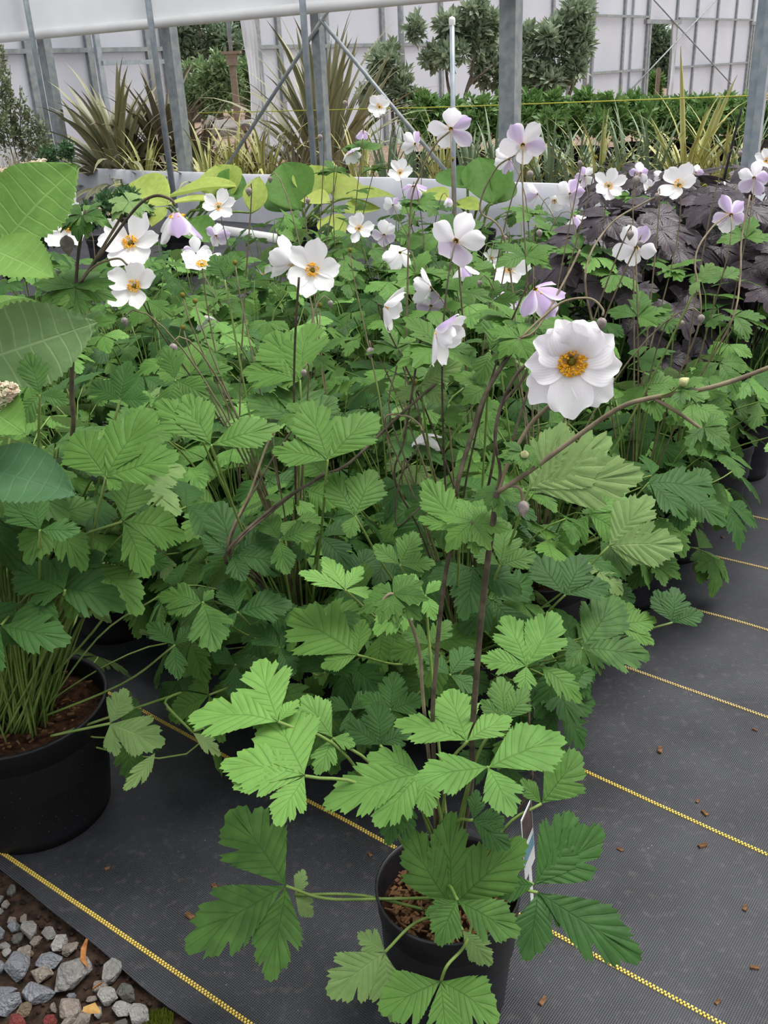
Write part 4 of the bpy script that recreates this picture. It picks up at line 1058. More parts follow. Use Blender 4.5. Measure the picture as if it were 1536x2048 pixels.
# right-edge dark leaf plant
# ---- broad hosta leaves
def ovate(plant, J, tip, nrm, wr, mat, cup=.25, serr=0.0, droop=.15, petiole=None, rays=16, pr=.005, name='leaf', seed=0, tipsh=.8, pmat=None, roll=0):
    d = tip - J; L = d.length; d.normalize(); nrm = (nrm - d * nrm.dot(d)).normalized(); sd = nrm.cross(d)
    rng = random.Random(seed); vs, fs, uv = [], [], []; SG = 5
    for i in range(rays + 1):
        t = i / rays
        w = wr * L * (math.sin(math.pi * t ** tipsh) ** .75 if 0 < t < 1 else 0.0) + .0006
        for j in range(-SG, SG + 1):
            s = j / SG
            ww = w * (1 + (serr * (1 if i % 2 else -1) if abs(j) == SG else 0))
            fwd = abs(s) * w * .35
            al = L * t + fwd * (1 - t) - (abs(s) ** 2) * L * .02
            z = cup * (abs(s) ** 1.6) * w - droop * L * t * t + .012 * L * math.cos(j * math.pi) * (1 - t) * (1 if serr == 0 else 0) + L * .02 * noise.noise(V(t * 3, s * 2, seed)) + roll * s * w
            if serr: z += .006 * L * math.cos(i * math.pi) * abs(s)
            vs.append(d * al + sd * (s * ww) + nrm * z); uv.append((s, t))
    n = 2 * SG + 1
    for i in range(rays):
        for j in range(2 * SG):
            a = i * n + j; fs.append((a, a + 1, a + n + 1, a + n))
    m = new_mesh(name, vs, fs, [mat], True, uv); flip_check(m, nrm)
    o = link(name, m, plant, Matrix.Translation(J - plant.location))
    if petiole:
        pm = MB(); pm.tube([p - J for p in spline(petiole + [J], 5)], pr, 6); link('petiole', pm.mesh('petiole', [pmat or M_STEM]), o)
    return o
def hosta(px, py, lab, leaves, seed, r=.15, h=.27):
    p = gnd(px, py); loc = V(p.x, p.y + r, 0); pl = empty('potted_hosta', loc, lab, 'potted plant', 'yellow hostas'); pot_on(pl, r, h, M_POT, seed)
    for i, (j, t, dY, nr, wr, g) in enumerate(leaves):
        J = at(j[0], j[1], loc.y + dY); nrm = N(*nr); T = onplane(t[0], t[1], J, nrm)
        b = loc + V(.05 * math.cos(i * 2), .05 * math.sin(i * 2), h * .8)
        ovate(pl, J, T, nrm, wr, M_HOSTA_G if g else M_HOSTA, .3, 0, .1, [b, b * .4 + J * .6 + V(0, 0, .06)], 16, .008, 'leaf', seed + i, .75)
hosta(365, 556, 'hosta with yellow-green leaves in a black pot left of the white pipe', [
    ((335, 408), (216, 372), 0, (-.1, .6, .7), .38, 0), ((470, 372), (318, 384), .1, (-.1, .8, .5), .3, 0), ((455, 402), (428, 322), .25, (-.1, .3, .9), .45, 0), ((448, 405), (478, 330), .2, (.4, .3, .8), .3, 1),
    ((505, 425), (518, 348), .1, (.1, .1, 1), .3, 0), ((430, 400), (330, 400), -.1, (0, .85, .5), .26, 0), ((375, 440), (420, 480), -.25, (0, .5, .85), .5, 1), ((330, 415), (300, 450), -.15, (-.2, .5, .8), .45, 0), ((400, 420), (440, 400), -.15, (0, .6, .8), .4, 1)], 11)
hosta(600, 540, 'hosta with a dark green centre leaf and bright yellow leaves around it', [
    ((602, 420), (560, 318), 0, (-.2, .2, .95), .42, 1), ((640, 402), (622, 322), .1, (.1, .3, .9), .5, 0), ((672, 402), (702, 342), .15, (.2, .3, .9), .5, 0), ((660, 405), (600, 395), -.1, (0, .7, .7), .5, 0), ((585, 420), (545, 370), .1, (-.4, .4, .8), .4, 1),
    ((690, 425), (762, 408), -.1, (.1, .7, .7), .35, 0), ((705, 395), (792, 382), 0, (.1, .75, .6), .3, 0), ((640, 440), (690, 468), -.2, (0, .6, .8), .5, 0), ((570, 440), (590, 480), -.2, (-.1, .5, .8), .42, 1)], 31)
hosta(950, 560, 'hosta raising one broad green leaf beside the capped pipe', [
    ((985, 408), (958, 305), 0, (.05, .25, .95), .44, 1), ((935, 375), (876, 335), 0, (-.2, .6, .75), .34, 1), ((995, 405), (1015, 335), .05, (.4, .2, .85), .35, 1), ((895, 400), (840, 378), -.1, (-.1, .7, .7), .35, 0), ((960, 420), (900, 400), -.15, (0, .7, .7), .4, 0)], 51)
# ---- hydrangea at the left edge
hl = V(-.80, 1.52, 0)
HY = empty('potted_hydrangea', hl, 'hydrangea with broad toothed leaves and cream flower heads, cut off at the left edge', 'potted plant')
pot_on(HY, .14, .27, M_POT, 71)
hstem = [hl + V(0, 0, .22), at(-70, 900, 1.36), at(-60, 700, 1.3), at(-50, 450, 1.3), at(-40, 330, 1.3)]
add_stem(HY, hstem, (.006, .004), M_STEM_MID, 8, 6, 'stem')
for i, (j, t, Y, nr, wr, mat, ro) in enumerate((
    ((8, 482), (148, 318), 1.22, (-.25, .2, .95), .42, M_HYD, .1), ((-30, 492), (105, 546), 1.18, (0, .55, .8), .36, M_HYD, 0), ((-40, 640), (142, 612), 1.2, (0, .8, .55), .32, M_HYD, 0),
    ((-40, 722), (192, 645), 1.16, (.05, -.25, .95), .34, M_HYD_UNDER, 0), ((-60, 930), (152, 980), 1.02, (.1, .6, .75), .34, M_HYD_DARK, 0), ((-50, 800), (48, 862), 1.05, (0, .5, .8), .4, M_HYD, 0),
    ((-30, 560), (-140, 500), 1.3, (0, .5, .8), .4, M_HYD, 0), ((-40, 780), (-160, 850), 1.25, (0, .6, .8), .4, M_HYD, 0), ((-30, 640), (60, 590), 1.34, (0, .6, .75), .36, M_HYD, 0))):
    J = at(j[0], j[1], Y); nrm = N(*nr); k = min(len(hstem) - 1, 1 + i % 4)
    a = hstem[min(4, max(1, round((900 - j[1]) / 150) + 1))]
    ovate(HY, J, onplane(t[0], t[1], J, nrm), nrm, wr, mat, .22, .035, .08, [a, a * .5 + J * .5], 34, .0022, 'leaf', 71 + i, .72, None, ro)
def panicle(pl, P, d, L, n, seed, r=.03):
    rng = random.Random(seed); m = MB()
    for _ in range(n):
        t = rng.random(); a = rng.uniform(0, 6.28); x = d.orthogonal().normalized(); y = d.cross(x)
        c = P + d * (L * t) + (x * math.cos(a) + y * math.sin(a)) * (r * (1 - t * .8)) - pl.location; q = rng.uniform(.0025, .005)
        for k in range(2):
            A = Matrix.Rotation(rng.uniform(0, 6), 3, V(rng.uniform(-1, 1), rng.uniform(-1, 1), rng.uniform(-1, 1)).normalized())
            m.add([c + A @ V(-q, 0, 0), c + A @ V(0, -q, .001), c + A @ V(q, 0, 0), c + A @ V(0, q, .001)], [(0, 1, 2, 3)])
    o = link('flower_head', m.mesh('flower_head', [M_PETALW], False), pl); o['kind'] = 'stuff'
panicle(HY, at(-20, 380, 1.3), (at(75, 335, 1.3) - at(-20, 380, 1.3)).normalized(), .085, 220, 3, .02); panicle(HY, at(-25, 800, 1.05), cvec(.6, .2, .2), .04, 160, 4, .022)

# ---- foliage blobs
def leaf_cloud(m, c, rad, n, size, rng, asp=.5, shell=.55, up=.3, zmin=.02):
    for _ in range(n):
        d = V(rng.gauss(0, 1), rng.gauss(0, 1), rng.gauss(0, 1)).normalized(); k = shell + (1 - shell) * rng.random()
        p = c + V(d.x * rad[0], d.y * rad[1], d.z * rad[2]) * k
        if p.z < zmin: continue
        out = (d + V(rng.uniform(-.8, .8), rng.uniform(-.8, .8), rng.uniform(-.4, .8))).normalized()
        sdv = out.cross(V(rng.uniform(-1, 1), rng.uniform(-1, 1), 1)).normalized(); nr = sdv.cross(out); L = size * rng.uniform(.7, 1.3); w = L * asp * .5
        m.add([p, p + out * L * .5 + sdv * w + nr * w * .3, p + out * L, p + out * L * .5 - sdv * w + nr * w * .3], [(0, 1, 2, 3)])
def shrub(name, loc, blobs, mat, leaf, n, lab, cat, group=None, seed=0, trunks=(), tr=.04, asp=.5, pot=None):
    rng = random.Random(seed); pl = empty(name, loc, lab, cat, group); m = MB()
    tot = sum(b[1][0] * b[1][2] for b in blobs)
    for c, r in blobs:
        k = int(n * r[0] * r[2] / tot)
        leaf_cloud(m, c - loc, tuple(q * .62 for q in r), int(k * .3), leaf, rng, asp, .3)
        for _ in range(9):
            d = V(rng.gauss(0, 1), rng.gauss(0, 1), rng.gauss(0, 1)).normalized() * .68
            leaf_cloud(m, c - loc + V(d.x * r[0], d.y * r[1], d.z * r[2]), tuple(q * rng.uniform(.24, .42) for q in r), k // 13, leaf, rng, asp, .35)
    o = link('foliage', m.mesh('foliage', [mat], False), pl); o['kind'] = 'stuff'
    for t in trunks: add_stem(pl, t, (tr, tr * .4), M_TRUNK, 7, 5, 'trunk')
    if pot: pot_on(pl, pot[0], pot[1], M_POT, seed)
    return pl
def blob(px, py, Y, rx, ry, ryd=None):       # pixel centre, pixel radii -> world ellipsoid
    c = at(px, py, Y); dep = (c - EYE).dot(FWD); return (c, (rx * dep / F, (ryd or rx) * dep / F, ry * dep / F))
def base_at(px, Y):
    c = at(px, 300, Y); return V(c.x, c.y, .04)
# leafy tall shrubs inside, against the end wall
def sh(name, px, Y, bl, mat, leaf, n, lab, cat, group, seed, tk, tr=.03, asp=.45, pot=None):
    loc = base_at(px, Y); bs = [blob(a, b, Y + dy, rx, ry) for a, b, rx, ry, dy in bl]
    tks = [[V(loc.x + .04 * k, loc.y, .1)] + [at(a, b, Y) for a, b in t] for k, t in enumerate(tk)]
    return shrub(name, loc, bs, mat, leaf, n, lab, cat, group, seed, tks, tr, asp, pot)
sh('evergreen_shrub', 930, 13, [(905, 60, 38, 45, 0), (960, 75, 45, 60, .2), (985, 150, 40, 45, .3), (900, 105, 35, 28, -.2), (945, 20, 30, 25, 0), (860, 115, 26, 24, 0), (830, 60, 22, 22, 0)], M_F_TREE, .11, 4300, 'tall leafy evergreen shrub left of the thick grey post, pale stems showing', 'shrub', 'evergreen shrubs by the end wall', 1, [[(930, 200), (945, 140), (950, 60)], [(900, 190), (890, 120)], [(930, 190), (985, 130)]])
sh('evergreen_shrub', 1100, 12.5, [(1065, 115, 45, 60, 0), (1110, 70, 45, 50, 0), (1160, 60, 38, 55, .1), (1085, 165, 50, 30, 0), (1150, 130, 30, 35, 0), (1150, 20, 22, 22, 0)], M_F_TREE, .11, 4500, 'tall leafy evergreen shrub right of the thick grey post', 'shrub', 'evergreen shrubs by the end wall', 2, [[(1110, 210), (1100, 150), (1110, 80)], [(1115, 200), (1150, 140), (1165, 60)], [(1140, 185), (1180, 120)]])
sh('evergreen_shrub', 790, 13.5, [(770, 130, 36, 50, 0), (800, 170, 30, 40, 0), (825, 215, 34, 30, 0), (740, 195, 30, 34, 0)], M_F_TREE, .11, 2600, 'dark evergreen shrub behind the tall spiky flax', 'shrub', 'evergreen shrubs by the end wall', 3, [[(785, 230), (775, 130)]])
# row of bright leafy perennials in pots
hp = [(850, 245, 11.2), (905, 238, 11.4), (960, 245, 11), (1060, 232, 11), (1110, 242, 10.6), (1165, 232, 11), (1215, 240, 10.6), (1265, 232, 11.2), (1310, 240, 10.8), (1355, 236, 11.2), (1405, 240, 10.8), (1450, 236, 11.4), (1500, 240, 11), (1560, 238, 11.2), (1010, 238, 11.3)]
for i, (px, py, Y) in enumerate(hp):
    lab = 'bright green bushy perennial behind the irises, number %d from the dark evergreen shrub' % (1 + sorted(h[0] for h in hp).index(px))
    if i == 0: lab = 'bright green bushy perennial nearest the dark evergreen shrub, first of its row'
    if px > 1530: lab = 'bright green bushy perennial cut off by the right edge, last of its row'
    sh('bushy_perennial', px, Y, [(px, py - 22 + (i * 7) % 13 - 6, 32, 28, 0), (px - 16, py + 6 + (i * 5) % 9, 26, 34, -.2), (px + 14, py + 12 - (i * 3) % 11, 26, 34, .1)], M_F_HEDGE, .085, 1100, lab, 'potted plant', 'bushy perennials in a row', 100 + i, [[(px, py)]], .015, .5, (.2, .3))
# outside the doorways: conifers and shrubs
def outtree(px, py, Y, rx, ry, mat, lab, seed, n=4500, leaf=.22, cat='tree', group='trees outside the doorway'):
    loc = base_at(px, Y); loc.z = 0
    rng = random.Random(seed); bs = []
    c = blob(px, py, Y, rx, ry); bs.append((c[0], tuple(k * .8 for k in c[1])))
    for k in range(7):
        a = rng.uniform(0, 6.28); q = V(math.cos(a) * c[1][0] * .6, -abs(math.sin(a)) * c[1][1] * .5, rng.uniform(-.7, .7) * c[1][2]); bs.append((c[0] + q, tuple(x * .42 for x in c[1])))
    shrub('conifer' if cat == 'tree' else 'outdoor_shrub', loc, bs, mat, leaf, n, lab, cat, group, seed, [[loc, c[0]]], .12, .4)
outtree(400, 60, 30, 90, 110, M_F_DARK, 'tall dark conifer seen through the wide doorway, top cut by the white bar', 201)
outtree(480, 70, 33, 80, 120, M_F_DARK, 'dark conifer beyond the wooden pole, partly behind the film curtain', 202)
outtree(330, 80, 32, 70, 120, M_F_DARK, 'dark conifer at the near jamb of the wide doorway', 203)
outtree(380, 180, 22, 55, 66, M_F_OUT, 'rounded green shrub behind the spiky flax in the doorway', 204, 3500, .13, 'shrub')
outtree(440, 175, 21.5, 48, 62, M_F_OUT, 'rounded green shrub behind the pale rocks in the doorway', 205, 3500, .13, 'shrub')
outtree(500, 170, 23, 50, 66, M_F_OUT, 'rounded green shrub half hidden by the gathered film curtain', 206, 3000, .13, 'shrub')
outtree(1315, 110, 42, 50, 75, M_F_DARK, 'dark tree seen through the narrow doorway', 207, 4000, .3)
outtree(1308, 175, 32, 16, 24, M_F_HEDGE, 'light green shrub beside the pale stake in the narrow doorway', 208, 1200, .16, 'shrub')
outtree(1515, 100, 44, 50, 70, M_F_DARK, 'dark tree seen through the doorway at the right edge', 209, 3500, .3)
# wooden pole with cap in the wide doorway, stake in the narrow one
pb = at(478, 262, 16.5); loc = V(pb.x, pb.y, 0)
o = empty('wooden_pole', loc, 'slim brown wooden pole with a flat cap and steel rod, in the wide doorway', 'pole')
tp = onplane(467, 105, pb, V(0, 1, 0))
m = MB(); m.box((0, 0, tp.z / 2), (.1, .1, tp.z)); link('post_body', m.mesh('post_body', [M_WOOD], False), o)
m = MB(); m.box((0, 0, tp.z), (.3, .2, .04)); m.box((0, 0, tp.z - .1), (.16, .16, .16)); link('cap_board', m.mesh('cap_board', [M_WOOD], False), o)
pipe(V(0, 0, tp.z), V(0, 0, tp.z + 1.2), .03, M_GALV, o, 'rod')
pb = at(1313, 200, 27); m = MB(); t2 = onplane(1312, 137, pb, V(0, 1, 0)).z; m.box((0, 0, t2 / 2), (.1, .08, t2)); m.box((0, 0, t2 + .01), (.06, .05, .03))
tag(link('wooden_stake', m.mesh('wooden_stake', [M_WOOD], False), None, Matrix.Translation((pb.x, pb.y, 0))), 'pale wooden stake standing in the narrow doorway', 'stake')
# rocks
def rock_mesh(rad, seed, n=26, mat=None, name='rock'):
    rng = random.Random(seed); bm = bmesh.new()
    for _ in range(n):
        d = V(rng.gauss(0, 1), rng.gauss(0, 1), rng.gauss(0, 1)).normalized() * rng.uniform(.85, 1.1); bm.verts.new((d.x * rad[0], d.y * rad[1], d.z * rad[2]))
    r = bmesh.ops.convex_hull(bm, input=bm.verts[:]); bmesh.ops.delete(bm, geom=list({e for e in r['geom_interior'] if isinstance(e, bmesh.types.BMVert)}), context='VERTS')
    bmesh.ops.dissolve_limit(bm, angle_limit=.2, verts=bm.verts[:], edges=bm.edges[:])
    bmesh.ops.bevel(bm, geom=bm.edges[:], offset=.045 * min(rad), segments=1, affect='EDGES', clamp_overlap=True)
    bmesh.ops.recalc_face_normals(bm, faces=bm.faces[:])
    m = bpy.data.meshes.new(name); bm.to_mesh(m); bm.free(); m.materials.append(mat or M_ROCK); return m
for i, (px, py, rx, ry, lab) in enumerate(((448, 258, 34, 19, 'large pale boulder just inside the wide doorway'), (502, 250, 32, 12, 'flat pale boulder beside the film curtain'), (424, 250, 14, 18, 'small upright pale boulder leaning on the large one'))):
    c = at(px, py, 15.5 + i * .3); k = (c - EYE).dot(FWD) / F
    tag(link('boulder', rock_mesh((rx * k, rx * k * .7, ry * k), 30 + i, 40), None, Matrix.Translation((c.x, c.y, max(c.z, ry * k * .6)))), lab, 'boulder', 'boulders by the doorway')
# ---- flax and iris clumps
def blade_mesh(L, w, arch, seed, fold=.35, n=10):
    rng = random.Random(seed); vs, fs, uv = [], [], []
    tw = rng.uniform(-.5, .5)
    for i in range(n + 1):
        t = i / n; th = arch * t ** 2.0
        y = L * (t - .25 * arch * t * t) * math.sin(min(1.5, th * .8)) ; z = L * t * math.cos(th * .75)
        ww = w * (1 - t ** 3) * (.75 + .5 * t * (1 - t) * 2)
        for j in (-1, 0, 1):
            vs.append(V(j * ww * .5, y, z) + V(0, fold * ww * abs(j) * .5, 0)); uv.append((j, t))
    for i in range(n):
        for j in (0, 1):
            a = i * 3 + j; fs.append((a, a + 1, a + 4, a + 3))
    return vs, fs, uv
BL = {}
def flax(px, py, Y, nb, L, w, mat, lab, seed, spread=.6, group='flax clumps', arch=(.2, 1.3), name='flax_clump', blades=None):
    rng = random.Random(seed); p = at(px, py, Y); loc = V(p.x, p.y, .04); pl = empty(name, loc, lab, 'plant', group)
    key = (mat.name,)
    if key not in BL: BL[key] = [new_mesh('blade', *blade_mesh(1.0, .055, .25 + .2 * k, k)[:2], [mat], True, blade_mesh(1.0, .055, .25 + .2 * k, k)[2]) for k in range(7)]
    for k in range(nb):
        a = k * 2.4 + rng.uniform(-.4, .4); q = (k + .5) / nb
        l = L * rng.uniform(.65, 1.05) * (1 - .25 * q); ar = arch[0] + (arch[1] - arch[0]) * q
        me = BL[key][min(6, int(ar / 1.5 * 6.9))]
        link('blade', me, pl, Matrix.Translation((.08 * q * math.cos(a), .08 * q * math.sin(a), 0)) @ Matrix.Rotation(a - math.pi / 2, 4, 'Z') @ Matrix.Rotation(-spread * q * rng.uniform(.6, 1.2), 4, 'X') @ Matrix.Rotation(rng.uniform(-.5, .5), 4, 'Z') @ Matrix.Diagonal((w / .055, l, l, 1)))
    for (tx, ty, ww) in (blades or []):
        b = V(0, 0, .02); T = at(tx, ty, Y) - loc; m = MB(); n = 10; sdv = V(1, 0, 0); vs = []; uv = []
        for i in range(n + 1):
            t = i / n; c = b.lerp(T, t) + V(0, 0, .06 * math.sin(math.pi * t))
            for j in (-1, 0, 1): vs.append(c + sdv * (j * ww * .5 * (1 - t ** 4)) + V(0, .012 * abs(j), 0)); uv.append((j, t))
        link('blade', new_mesh('blade', vs, [(i * 3 + j, i * 3 + j + 1, i * 3 + j + 4, i * 3 + j + 3) for i in range(n) for j in (0, 1)], [mat], True, uv), pl)
    return pl
flax(240, 338, 10.6, 150, 1.45, .095, M_PH, 'large bronze-green flax clump below the panel wall, left of the thin pipe', 1, 1.15, blades=[(233, 122, .09), (120, 195, .09), (150, 205, .09)])
flax(335, 335, 11.0, 130, 1.5, .095, M_PHD, 'dark purple-brown flax clump behind the thin pipe', 2, .6)
flax(400, 330, 10.9, 60, 1.1, .065, M_PHD, 'small dark flax clump beside the thick post by the doorway', 3, .7)
flax(650, 325, 10.3, 80, 1.9, .09, M_PH, 'tallest flax clump behind the braced post, stiff blades fanned high', 4, .6, arch=(.1, .7), blades=[(548, 92, .08), (592, 52, .08), (676, 48, .08), (695, 60, .07), (785, 95, .08), (715, 70, .07), (790, 130, .07)])
flax(1375, 345, 7.8, 46, 1.0, .05, M_PHY, 'yellow-striped flax clump at the right, one blade standing tall', 5, .6, arch=(.3, 1.3), blades=[(1362, 92, .045), (1475, 150, .05), (1448, 185, .05), (1492, 242, .05), (1300, 230, .05)])
for i, (px, py, Y, mt, L, lab) in enumerate(((290, 338, 9.9, M_PHY, .42, 'low yellow-striped flax in front of the large bronze clump'), (415, 340, 9.5, M_PHY, .45, 'low yellow-striped flax at the foot of the thick post'), (470, 335, 9.6, M_PHY, .5, 'yellow-striped flax below the boulders'), (530, 335, 9.4, M_PHY, .6, 'yellow-striped flax below the film curtain'),
        (590, 335, 9.3, M_PHD, .4, 'low dark flax left of the tallest clump'), (500, 330, 9.9, M_PHD, .5, 'dark flax behind the yellow-striped ones'))):
    flax(px, py, Y + .2, 44, L + .45, .045, mt, lab, 20 + i, .8)
for i, px in enumerate((720, 775, 830, 885, 940, 990, 1050, 1100, 1150, 1200, 1250, 1300, 1440, 1490)):
    flax(px, 345 + (px - 720) * .02, 8.9 - (px - 720) * .0016, 34, .95, .034, M_PHG if i % 3 else M_PHY, 'narrow-leaved iris clump in the low row behind the kerb, number %d from the left' % (i + 1), 40 + i, .5, 'iris clumps behind the kerb', (.1, .8), 'iris_clump')
# upright small-leaved shrub and tan grass at the left
sh('upright_shrub', 40, 8.5, [(12, 180, 18, 100, 0), (45, 250, 24, 80, 0), (85, 280, 22, 50, 0), (8, 260, 20, 70, -.1), (70, 310, 40, 30, .1)], M_F_OLIVE, .035, 3400, 'upright small-leaved shrub at the left edge with thin stems', 'shrub', None, 301, [[(10, 250), (5, 90)], [(45, 300), (40, 170)], [(85, 320), (60, 230)], [(30, 300), (20, 130)]], .008, .5, (.16, .28))
sh('dark_leaf_shrub', 100, 8.3, [(100, 315, 28, 22, 0), (130, 300, 18, 20, 0)], M_F_ROSE, .04, 700, 'low dark leafy shrub beside the upright shrub', 'shrub', None, 302, [[(100, 310)]], .008, .5)
p = at(30, 420, 7.4); rg = random.Random(303); GR = empty('grass_clump', V(p.x, p.y, .01), 'tan ornamental grass with fine hair-like blades at the left edge', 'grass'); m = MB()
for k in range(420):
    a = rg.uniform(0, 6.28); r = rg.uniform(.05, .4); t = rg.uniform(.55, .85); e = V(r * math.cos(a), r * math.sin(a), t); b = V(.05 * math.cos(a), .05 * math.sin(a), .2); w = .0022
    sdv = V(-math.sin(a), math.cos(a), 0) * w; mid = b * .5 + e * .5 + V(0, 0, .1)
    m.add([b - sdv, b + sdv, mid + sdv, mid - sdv, e], [(0, 1, 2, 3), (3, 2, 4)])
o = link('blades', m.mesh('blades', [M_GRASS], False), GR); o['kind'] = 'stuff'; pot_on(GR, .14, .25, M_POT, 9)
# potted shrub rose with white blooms, and back pots
for i, (px, py, bl, lab) in enumerate((((225, 574), 0, [(215, 410, 36, 36, 0), (255, 400, 34, 34, .1), (180, 430, 26, 30, 0), (275, 425, 26, 26, 0)], 'small potted shrub rose with tiny white blooms before the kerb'), ((30, 560), 0, [(30, 470, 40, 40, 0), (70, 440, 30, 30, 0), (110, 470, 30, 36, 0)], 'potted shrub half hidden by the hydrangea, near the left edge'))):
    p = gnd(*px); loc = V(p.x, p.y + .15, 0); bs = [blob(a, b, loc.y + d, rx, ry) for a, b, rx, ry, d in bl]
    pl = shrub('potted_shrub', loc, bs, M_F_ROSE, .05, 1500, lab, 'potted plant', None, 310 + i, [[loc + V(0, 0, .2), bs[0][0]]], .01, .55, (.16, .29))
    if i == 0:
        m = MB(); rg = random.Random(5)
        for _ in range(7):
            c = at(rg.uniform(190, 280), rg.uniform(385, 430), loc.y - .12) - loc
            for k in range(6):
                A = Matrix.Rotation(rg.uniform(0, 6), 3, V(rg.uniform(-1, 1), rg.uniform(-1, 1), rg.uniform(-1, 1)).normalized()); q = .014
                m.add([c + A @ V(-q, 0, 0), c + A @ V(0, -q, .004), c + A @ V(q, 0, 0), c + A @ V(0, q, .004)], [(0, 1, 2, 3)])
        link('blooms', m.mesh('blooms', [M_PETALW], False), pl)['kind'] = 'stuff'

# ================================================================== GRAVEL
rg = random.Random(88)
SM = [[rock_mesh((1, rg.uniform(.62, .85), rg.uniform(.5, .7)), 400 + k * 7 + j, rg.choice((18, 22, 26)), mt, 'stone') for j in range(5)] for k, mt in enumerate(M_ST)]
placed = []
def put_stone(px, py, rpx, mk, lab, j=None, rot=None, group='gravel stones by the fabric edge', lift=.45):
    c = gnd(px, py, .006); r = rpx * (c - EYE).dot(FWD) / F
    o = link('stone', SM[mk][rg.randrange(5) if j is None else j], None, Matrix.Translation((c.x, c.y, -.012 + r * lift)) @ Matrix.Rotation(rg.uniform(0, 6.28) if rot is None else rot, 4, 'Z') @ Matrix.Rotation(rg.uniform(-.25, .25), 4, 'X') @ Matrix.Scale(r, 4))
    tag(o, lab, 'stone', group); placed.append((c, r))
HS = [(143, 1945, 38, 0, 'biggest flat-topped grey stone in the gravel'), (74, 1978, 32, 1, 'large rounded bluish stone left of the biggest stone'), (222, 1935, 27, 0, 'grey angular stone touching the fabric edge'), (138, 2010, 28, 2, 'warm pinkish-grey stone below the biggest stone'),
      (212, 1982, 22, 6, 'whitest triangular stone right of the biggest stone'), (98, 1912, 26, 1, 'long slanting blue-grey stone above the biggest stone'), (45, 1903, 24, 2, 'reddish-tinted grey stone near the left edge'), (35, 1928, 32, 1, 'wide bluish-grey stone at the left edge'),
      (80, 1940, 23, 2, 'peach-tinted stone between the wide bluish stone and the biggest one'), (243, 2007, 20, 6, 'pale rounded stone right of the pinkish-grey one'), (275, 2020, 25, 6, 'pale speckled stone nearest the bottom of the gravel by the moss'), (252, 1975, 22, 4, 'greenish-grey stone beside the white triangular one'),
      (30, 2038, 22, 5, 'dark red stone at the bottom left'), (55, 1850, 22, 0, 'light grey stone at the upper end of the gravel'), (26, 1842, 14, 1, 'small bluish stone at the upper end of the gravel'), (12, 2000, 30, 1, 'bluish stone cut off by the left edge'),
      (95, 1858, 18, 0, 'upright grey stone under the brown leaf litter'), (138, 1887, 19, 2, 'grey stone with a brown leaf strip beside it'), (55, 1895, 10, 3, 'small brown stone beside the reddish-tinted grey stone'), (115, 1877, 20, 6, 'pale angular stone above the long slanting one'), (130, 2045, 22, 2, 'warm grey stone cut by the bottom edge below the pinkish one'), (45, 2010, 18, 3, 'brown stone above the dark red one'), (20, 1770, 14, 4, 'lone greenish stone farthest up beside the fabric')]
for (px, py, r, mk, lab) in HS: put_stone(px, py, r * 1.12, mk, lab)
n_ = 0
for _ in range(3000):
    u = rg.uniform(-1.36, -.68); v = edge_v - rg.uniform(.025, .30)
    c = uv2w(u, v); r = rg.uniform(.008, .018)
    if any((c - q).length < (r + s) * .66 for q, s in placed): continue
    k = rg.choices(range(7), (5, 4, 4, 4, 4, .5, 1))[0]
    o = link('stone', SM[k][rg.randrange(5)], None, Matrix.Translation((c.x, c.y, -.012 + r * .35)) @ Matrix.Rotation(rg.uniform(0, 6.28), 4, 'Z') @ Matrix.Rotation(rg.uniform(-.4, .4), 4, 'X') @ Matrix.Scale(r, 4))
    tag(o, ['small grey chip of gravel filling the gaps', 'small bluish chip of gravel filling the gaps', 'small warm-grey chip of gravel filling the gaps', 'small brown chip of gravel filling the gaps', 'small dark chip of gravel filling the gaps', 'small red chip of gravel filling the gaps', 'small pale chip of gravel filling the gaps'][k], 'stone', 'small gravel chips')
    placed.append((c, r)); n_ += 1
    if n_ > 260: break
# dead leaf strips in the gravel, debris on the fabric
M_DEAD = simple('dead_leaf_brown', lin(128, 72, 36), lin(168, 120, 70), 60, .7, .2); M_DEADY = simple('dead_leaf_tan', lin(176, 142, 84), lin(150, 110, 60), 60, .7, .2)
def strip(pts, w, mat, lab):
    P = [gnd(px, py, z) for px, py, z in pts]; vs = []
    for i, p in enumerate(P):
        t = i / (len(P) - 1); d = (P[min(i + 1, len(P) - 1)] - P[max(i - 1, 0)]).normalized(); s = d.cross(UPV).normalized(); k = w * math.sin(math.pi * (.12 + .8 * t))
        vs += [p - s * k + V(0, 0, .002), p - V(0, 0, .001), p + s * k + V(0, 0, .002)]
    tag(link('dead_leaf', new_mesh('dead_leaf', vs, [(i * 3 + j, i * 3 + j + 1, i * 3 + j + 4, i * 3 + j + 3) for i in range(len(P) - 1) for j in (0, 1)], [mat])), lab, 'dead leaf', 'dead leaves in the gravel')
strip([(175, 1878, .018), (168, 1898, .022), (166, 1920, .016), (176, 1935, .012)], .0045, M_DEAD, 'rusty brown leaf strip standing on the gravel edge')
strip([(165, 2020, .022), (185, 2018, .026), (200, 2026, .02)], .009, M_DEADY, 'curled tan leaf lying beside the pinkish-grey stone')
strip([(186, 1978, .02), (205, 1966, .022)], .003, M_DEAD, 'thin brown leaf fragment above the whitest stone')
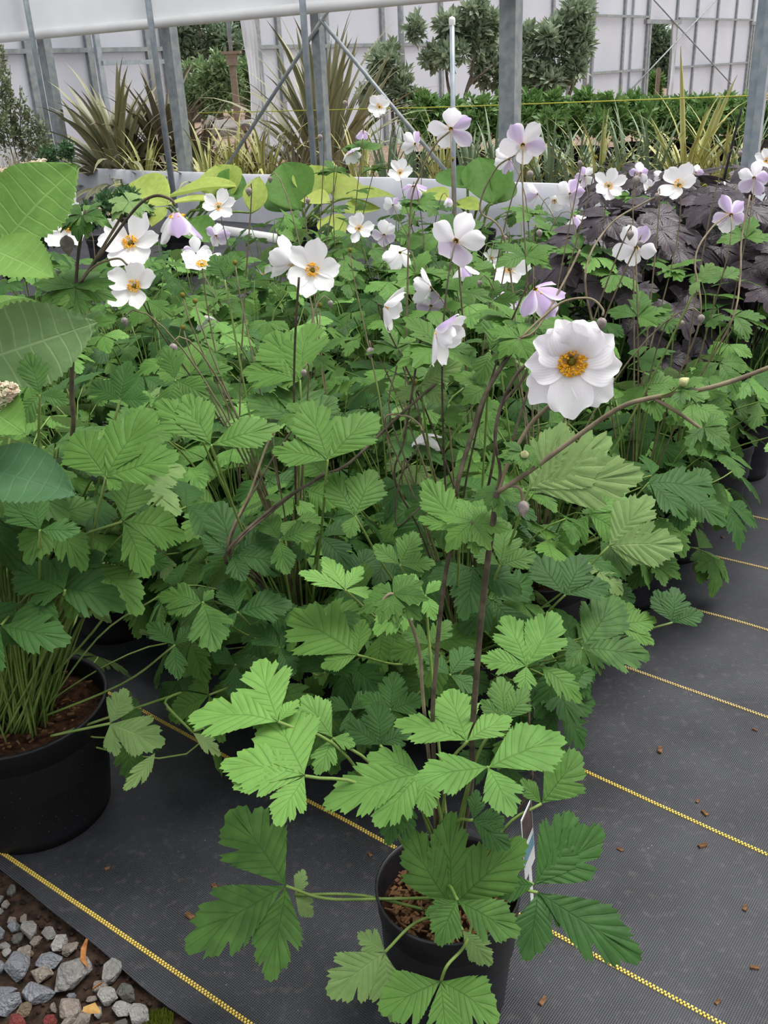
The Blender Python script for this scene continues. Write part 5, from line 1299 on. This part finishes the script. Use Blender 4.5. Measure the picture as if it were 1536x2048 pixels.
# moss tuft
m = MB(); rm = random.Random(12); c = gnd(315, 2035, 0)
for _ in range(500):
    a = rm.uniform(0, 6.28); r = .022 * math.sqrt(rm.random()); b = c + V(r * math.cos(a), r * math.sin(a) * .8, -.012); e = b + V(rm.uniform(-.003, .003), rm.uniform(-.003, .003), .008 + rm.uniform(0, .006)); m.add([b + V(-.0012, 0, 0), b + V(.0012, 0, 0), e], [(0, 1, 2)])
M_MOSS = foliage_mat('moss_green', lin(88, 98, 30), lin(130, 140, 50)); tag(link('moss', m.mesh('moss', [M_MOSS], False)), 'small yellow-green moss patch at the gravel edge', 'moss', None, 'stuff')
# soil crumbs between the stones
m = MB()
for _ in range(1500):
    u = rg.uniform(-1.3, -.2); v = edge_v - rg.uniform(-.005, .4); c = uv2w(u, v); s = rg.uniform(.002, .007)
    m.box((c.x, c.y, -.011 + s * .2), (s, s * .7, s * .5), Matrix.Rotation(rg.uniform(0, 6), 3, 'Z') @ Matrix.Rotation(rg.uniform(-.6, .6), 3, 'X'))
tag(link('soil_crumbs', m.mesh('soil_crumbs', [M_DIRT], False)), 'dark soil crumbs and bark litter between the stones', 'soil', None, 'stuff')
for i, (px, py) in enumerate(((1433, 1158), (1445, 1076), (1395, 1602), (1410, 1627), (1405, 1692), (1490, 1815), (1085, 2005), (1435, 2005), (1320, 1500), (1240, 1700), (215, 1738), (430, 1775), (1250, 1290), (740, 1710), (1510, 1935), (1155, 1455), (1510, 1460), (380, 1835))):
    c = gnd(px, py); m = MB(); s = rg.uniform(.004, .008); R_ = Matrix.Rotation(rg.uniform(0, 6), 3, 'Z') @ Matrix.Rotation(rg.uniform(-.3, .3), 3, 'X')
    m.box((0, 0, 0), (s * 2, s, s * .5), R_); m.box(R_ @ V(s * .7, s * .2, s * .1), (s, s * .6, s * .4), R_)
    tag(link('bark_chip', m.mesh('bark_chip', [M_BARK], False), None, Matrix.Translation((c.x, c.y, s * .3 + ground_h(c)))), ['small brown bark chip lying on the bare black fabric', 'largest brown bark chip on the fabric right of the edge pots'][1 if i == 0 else 0], 'bark chip', 'bark chips on the fabric')
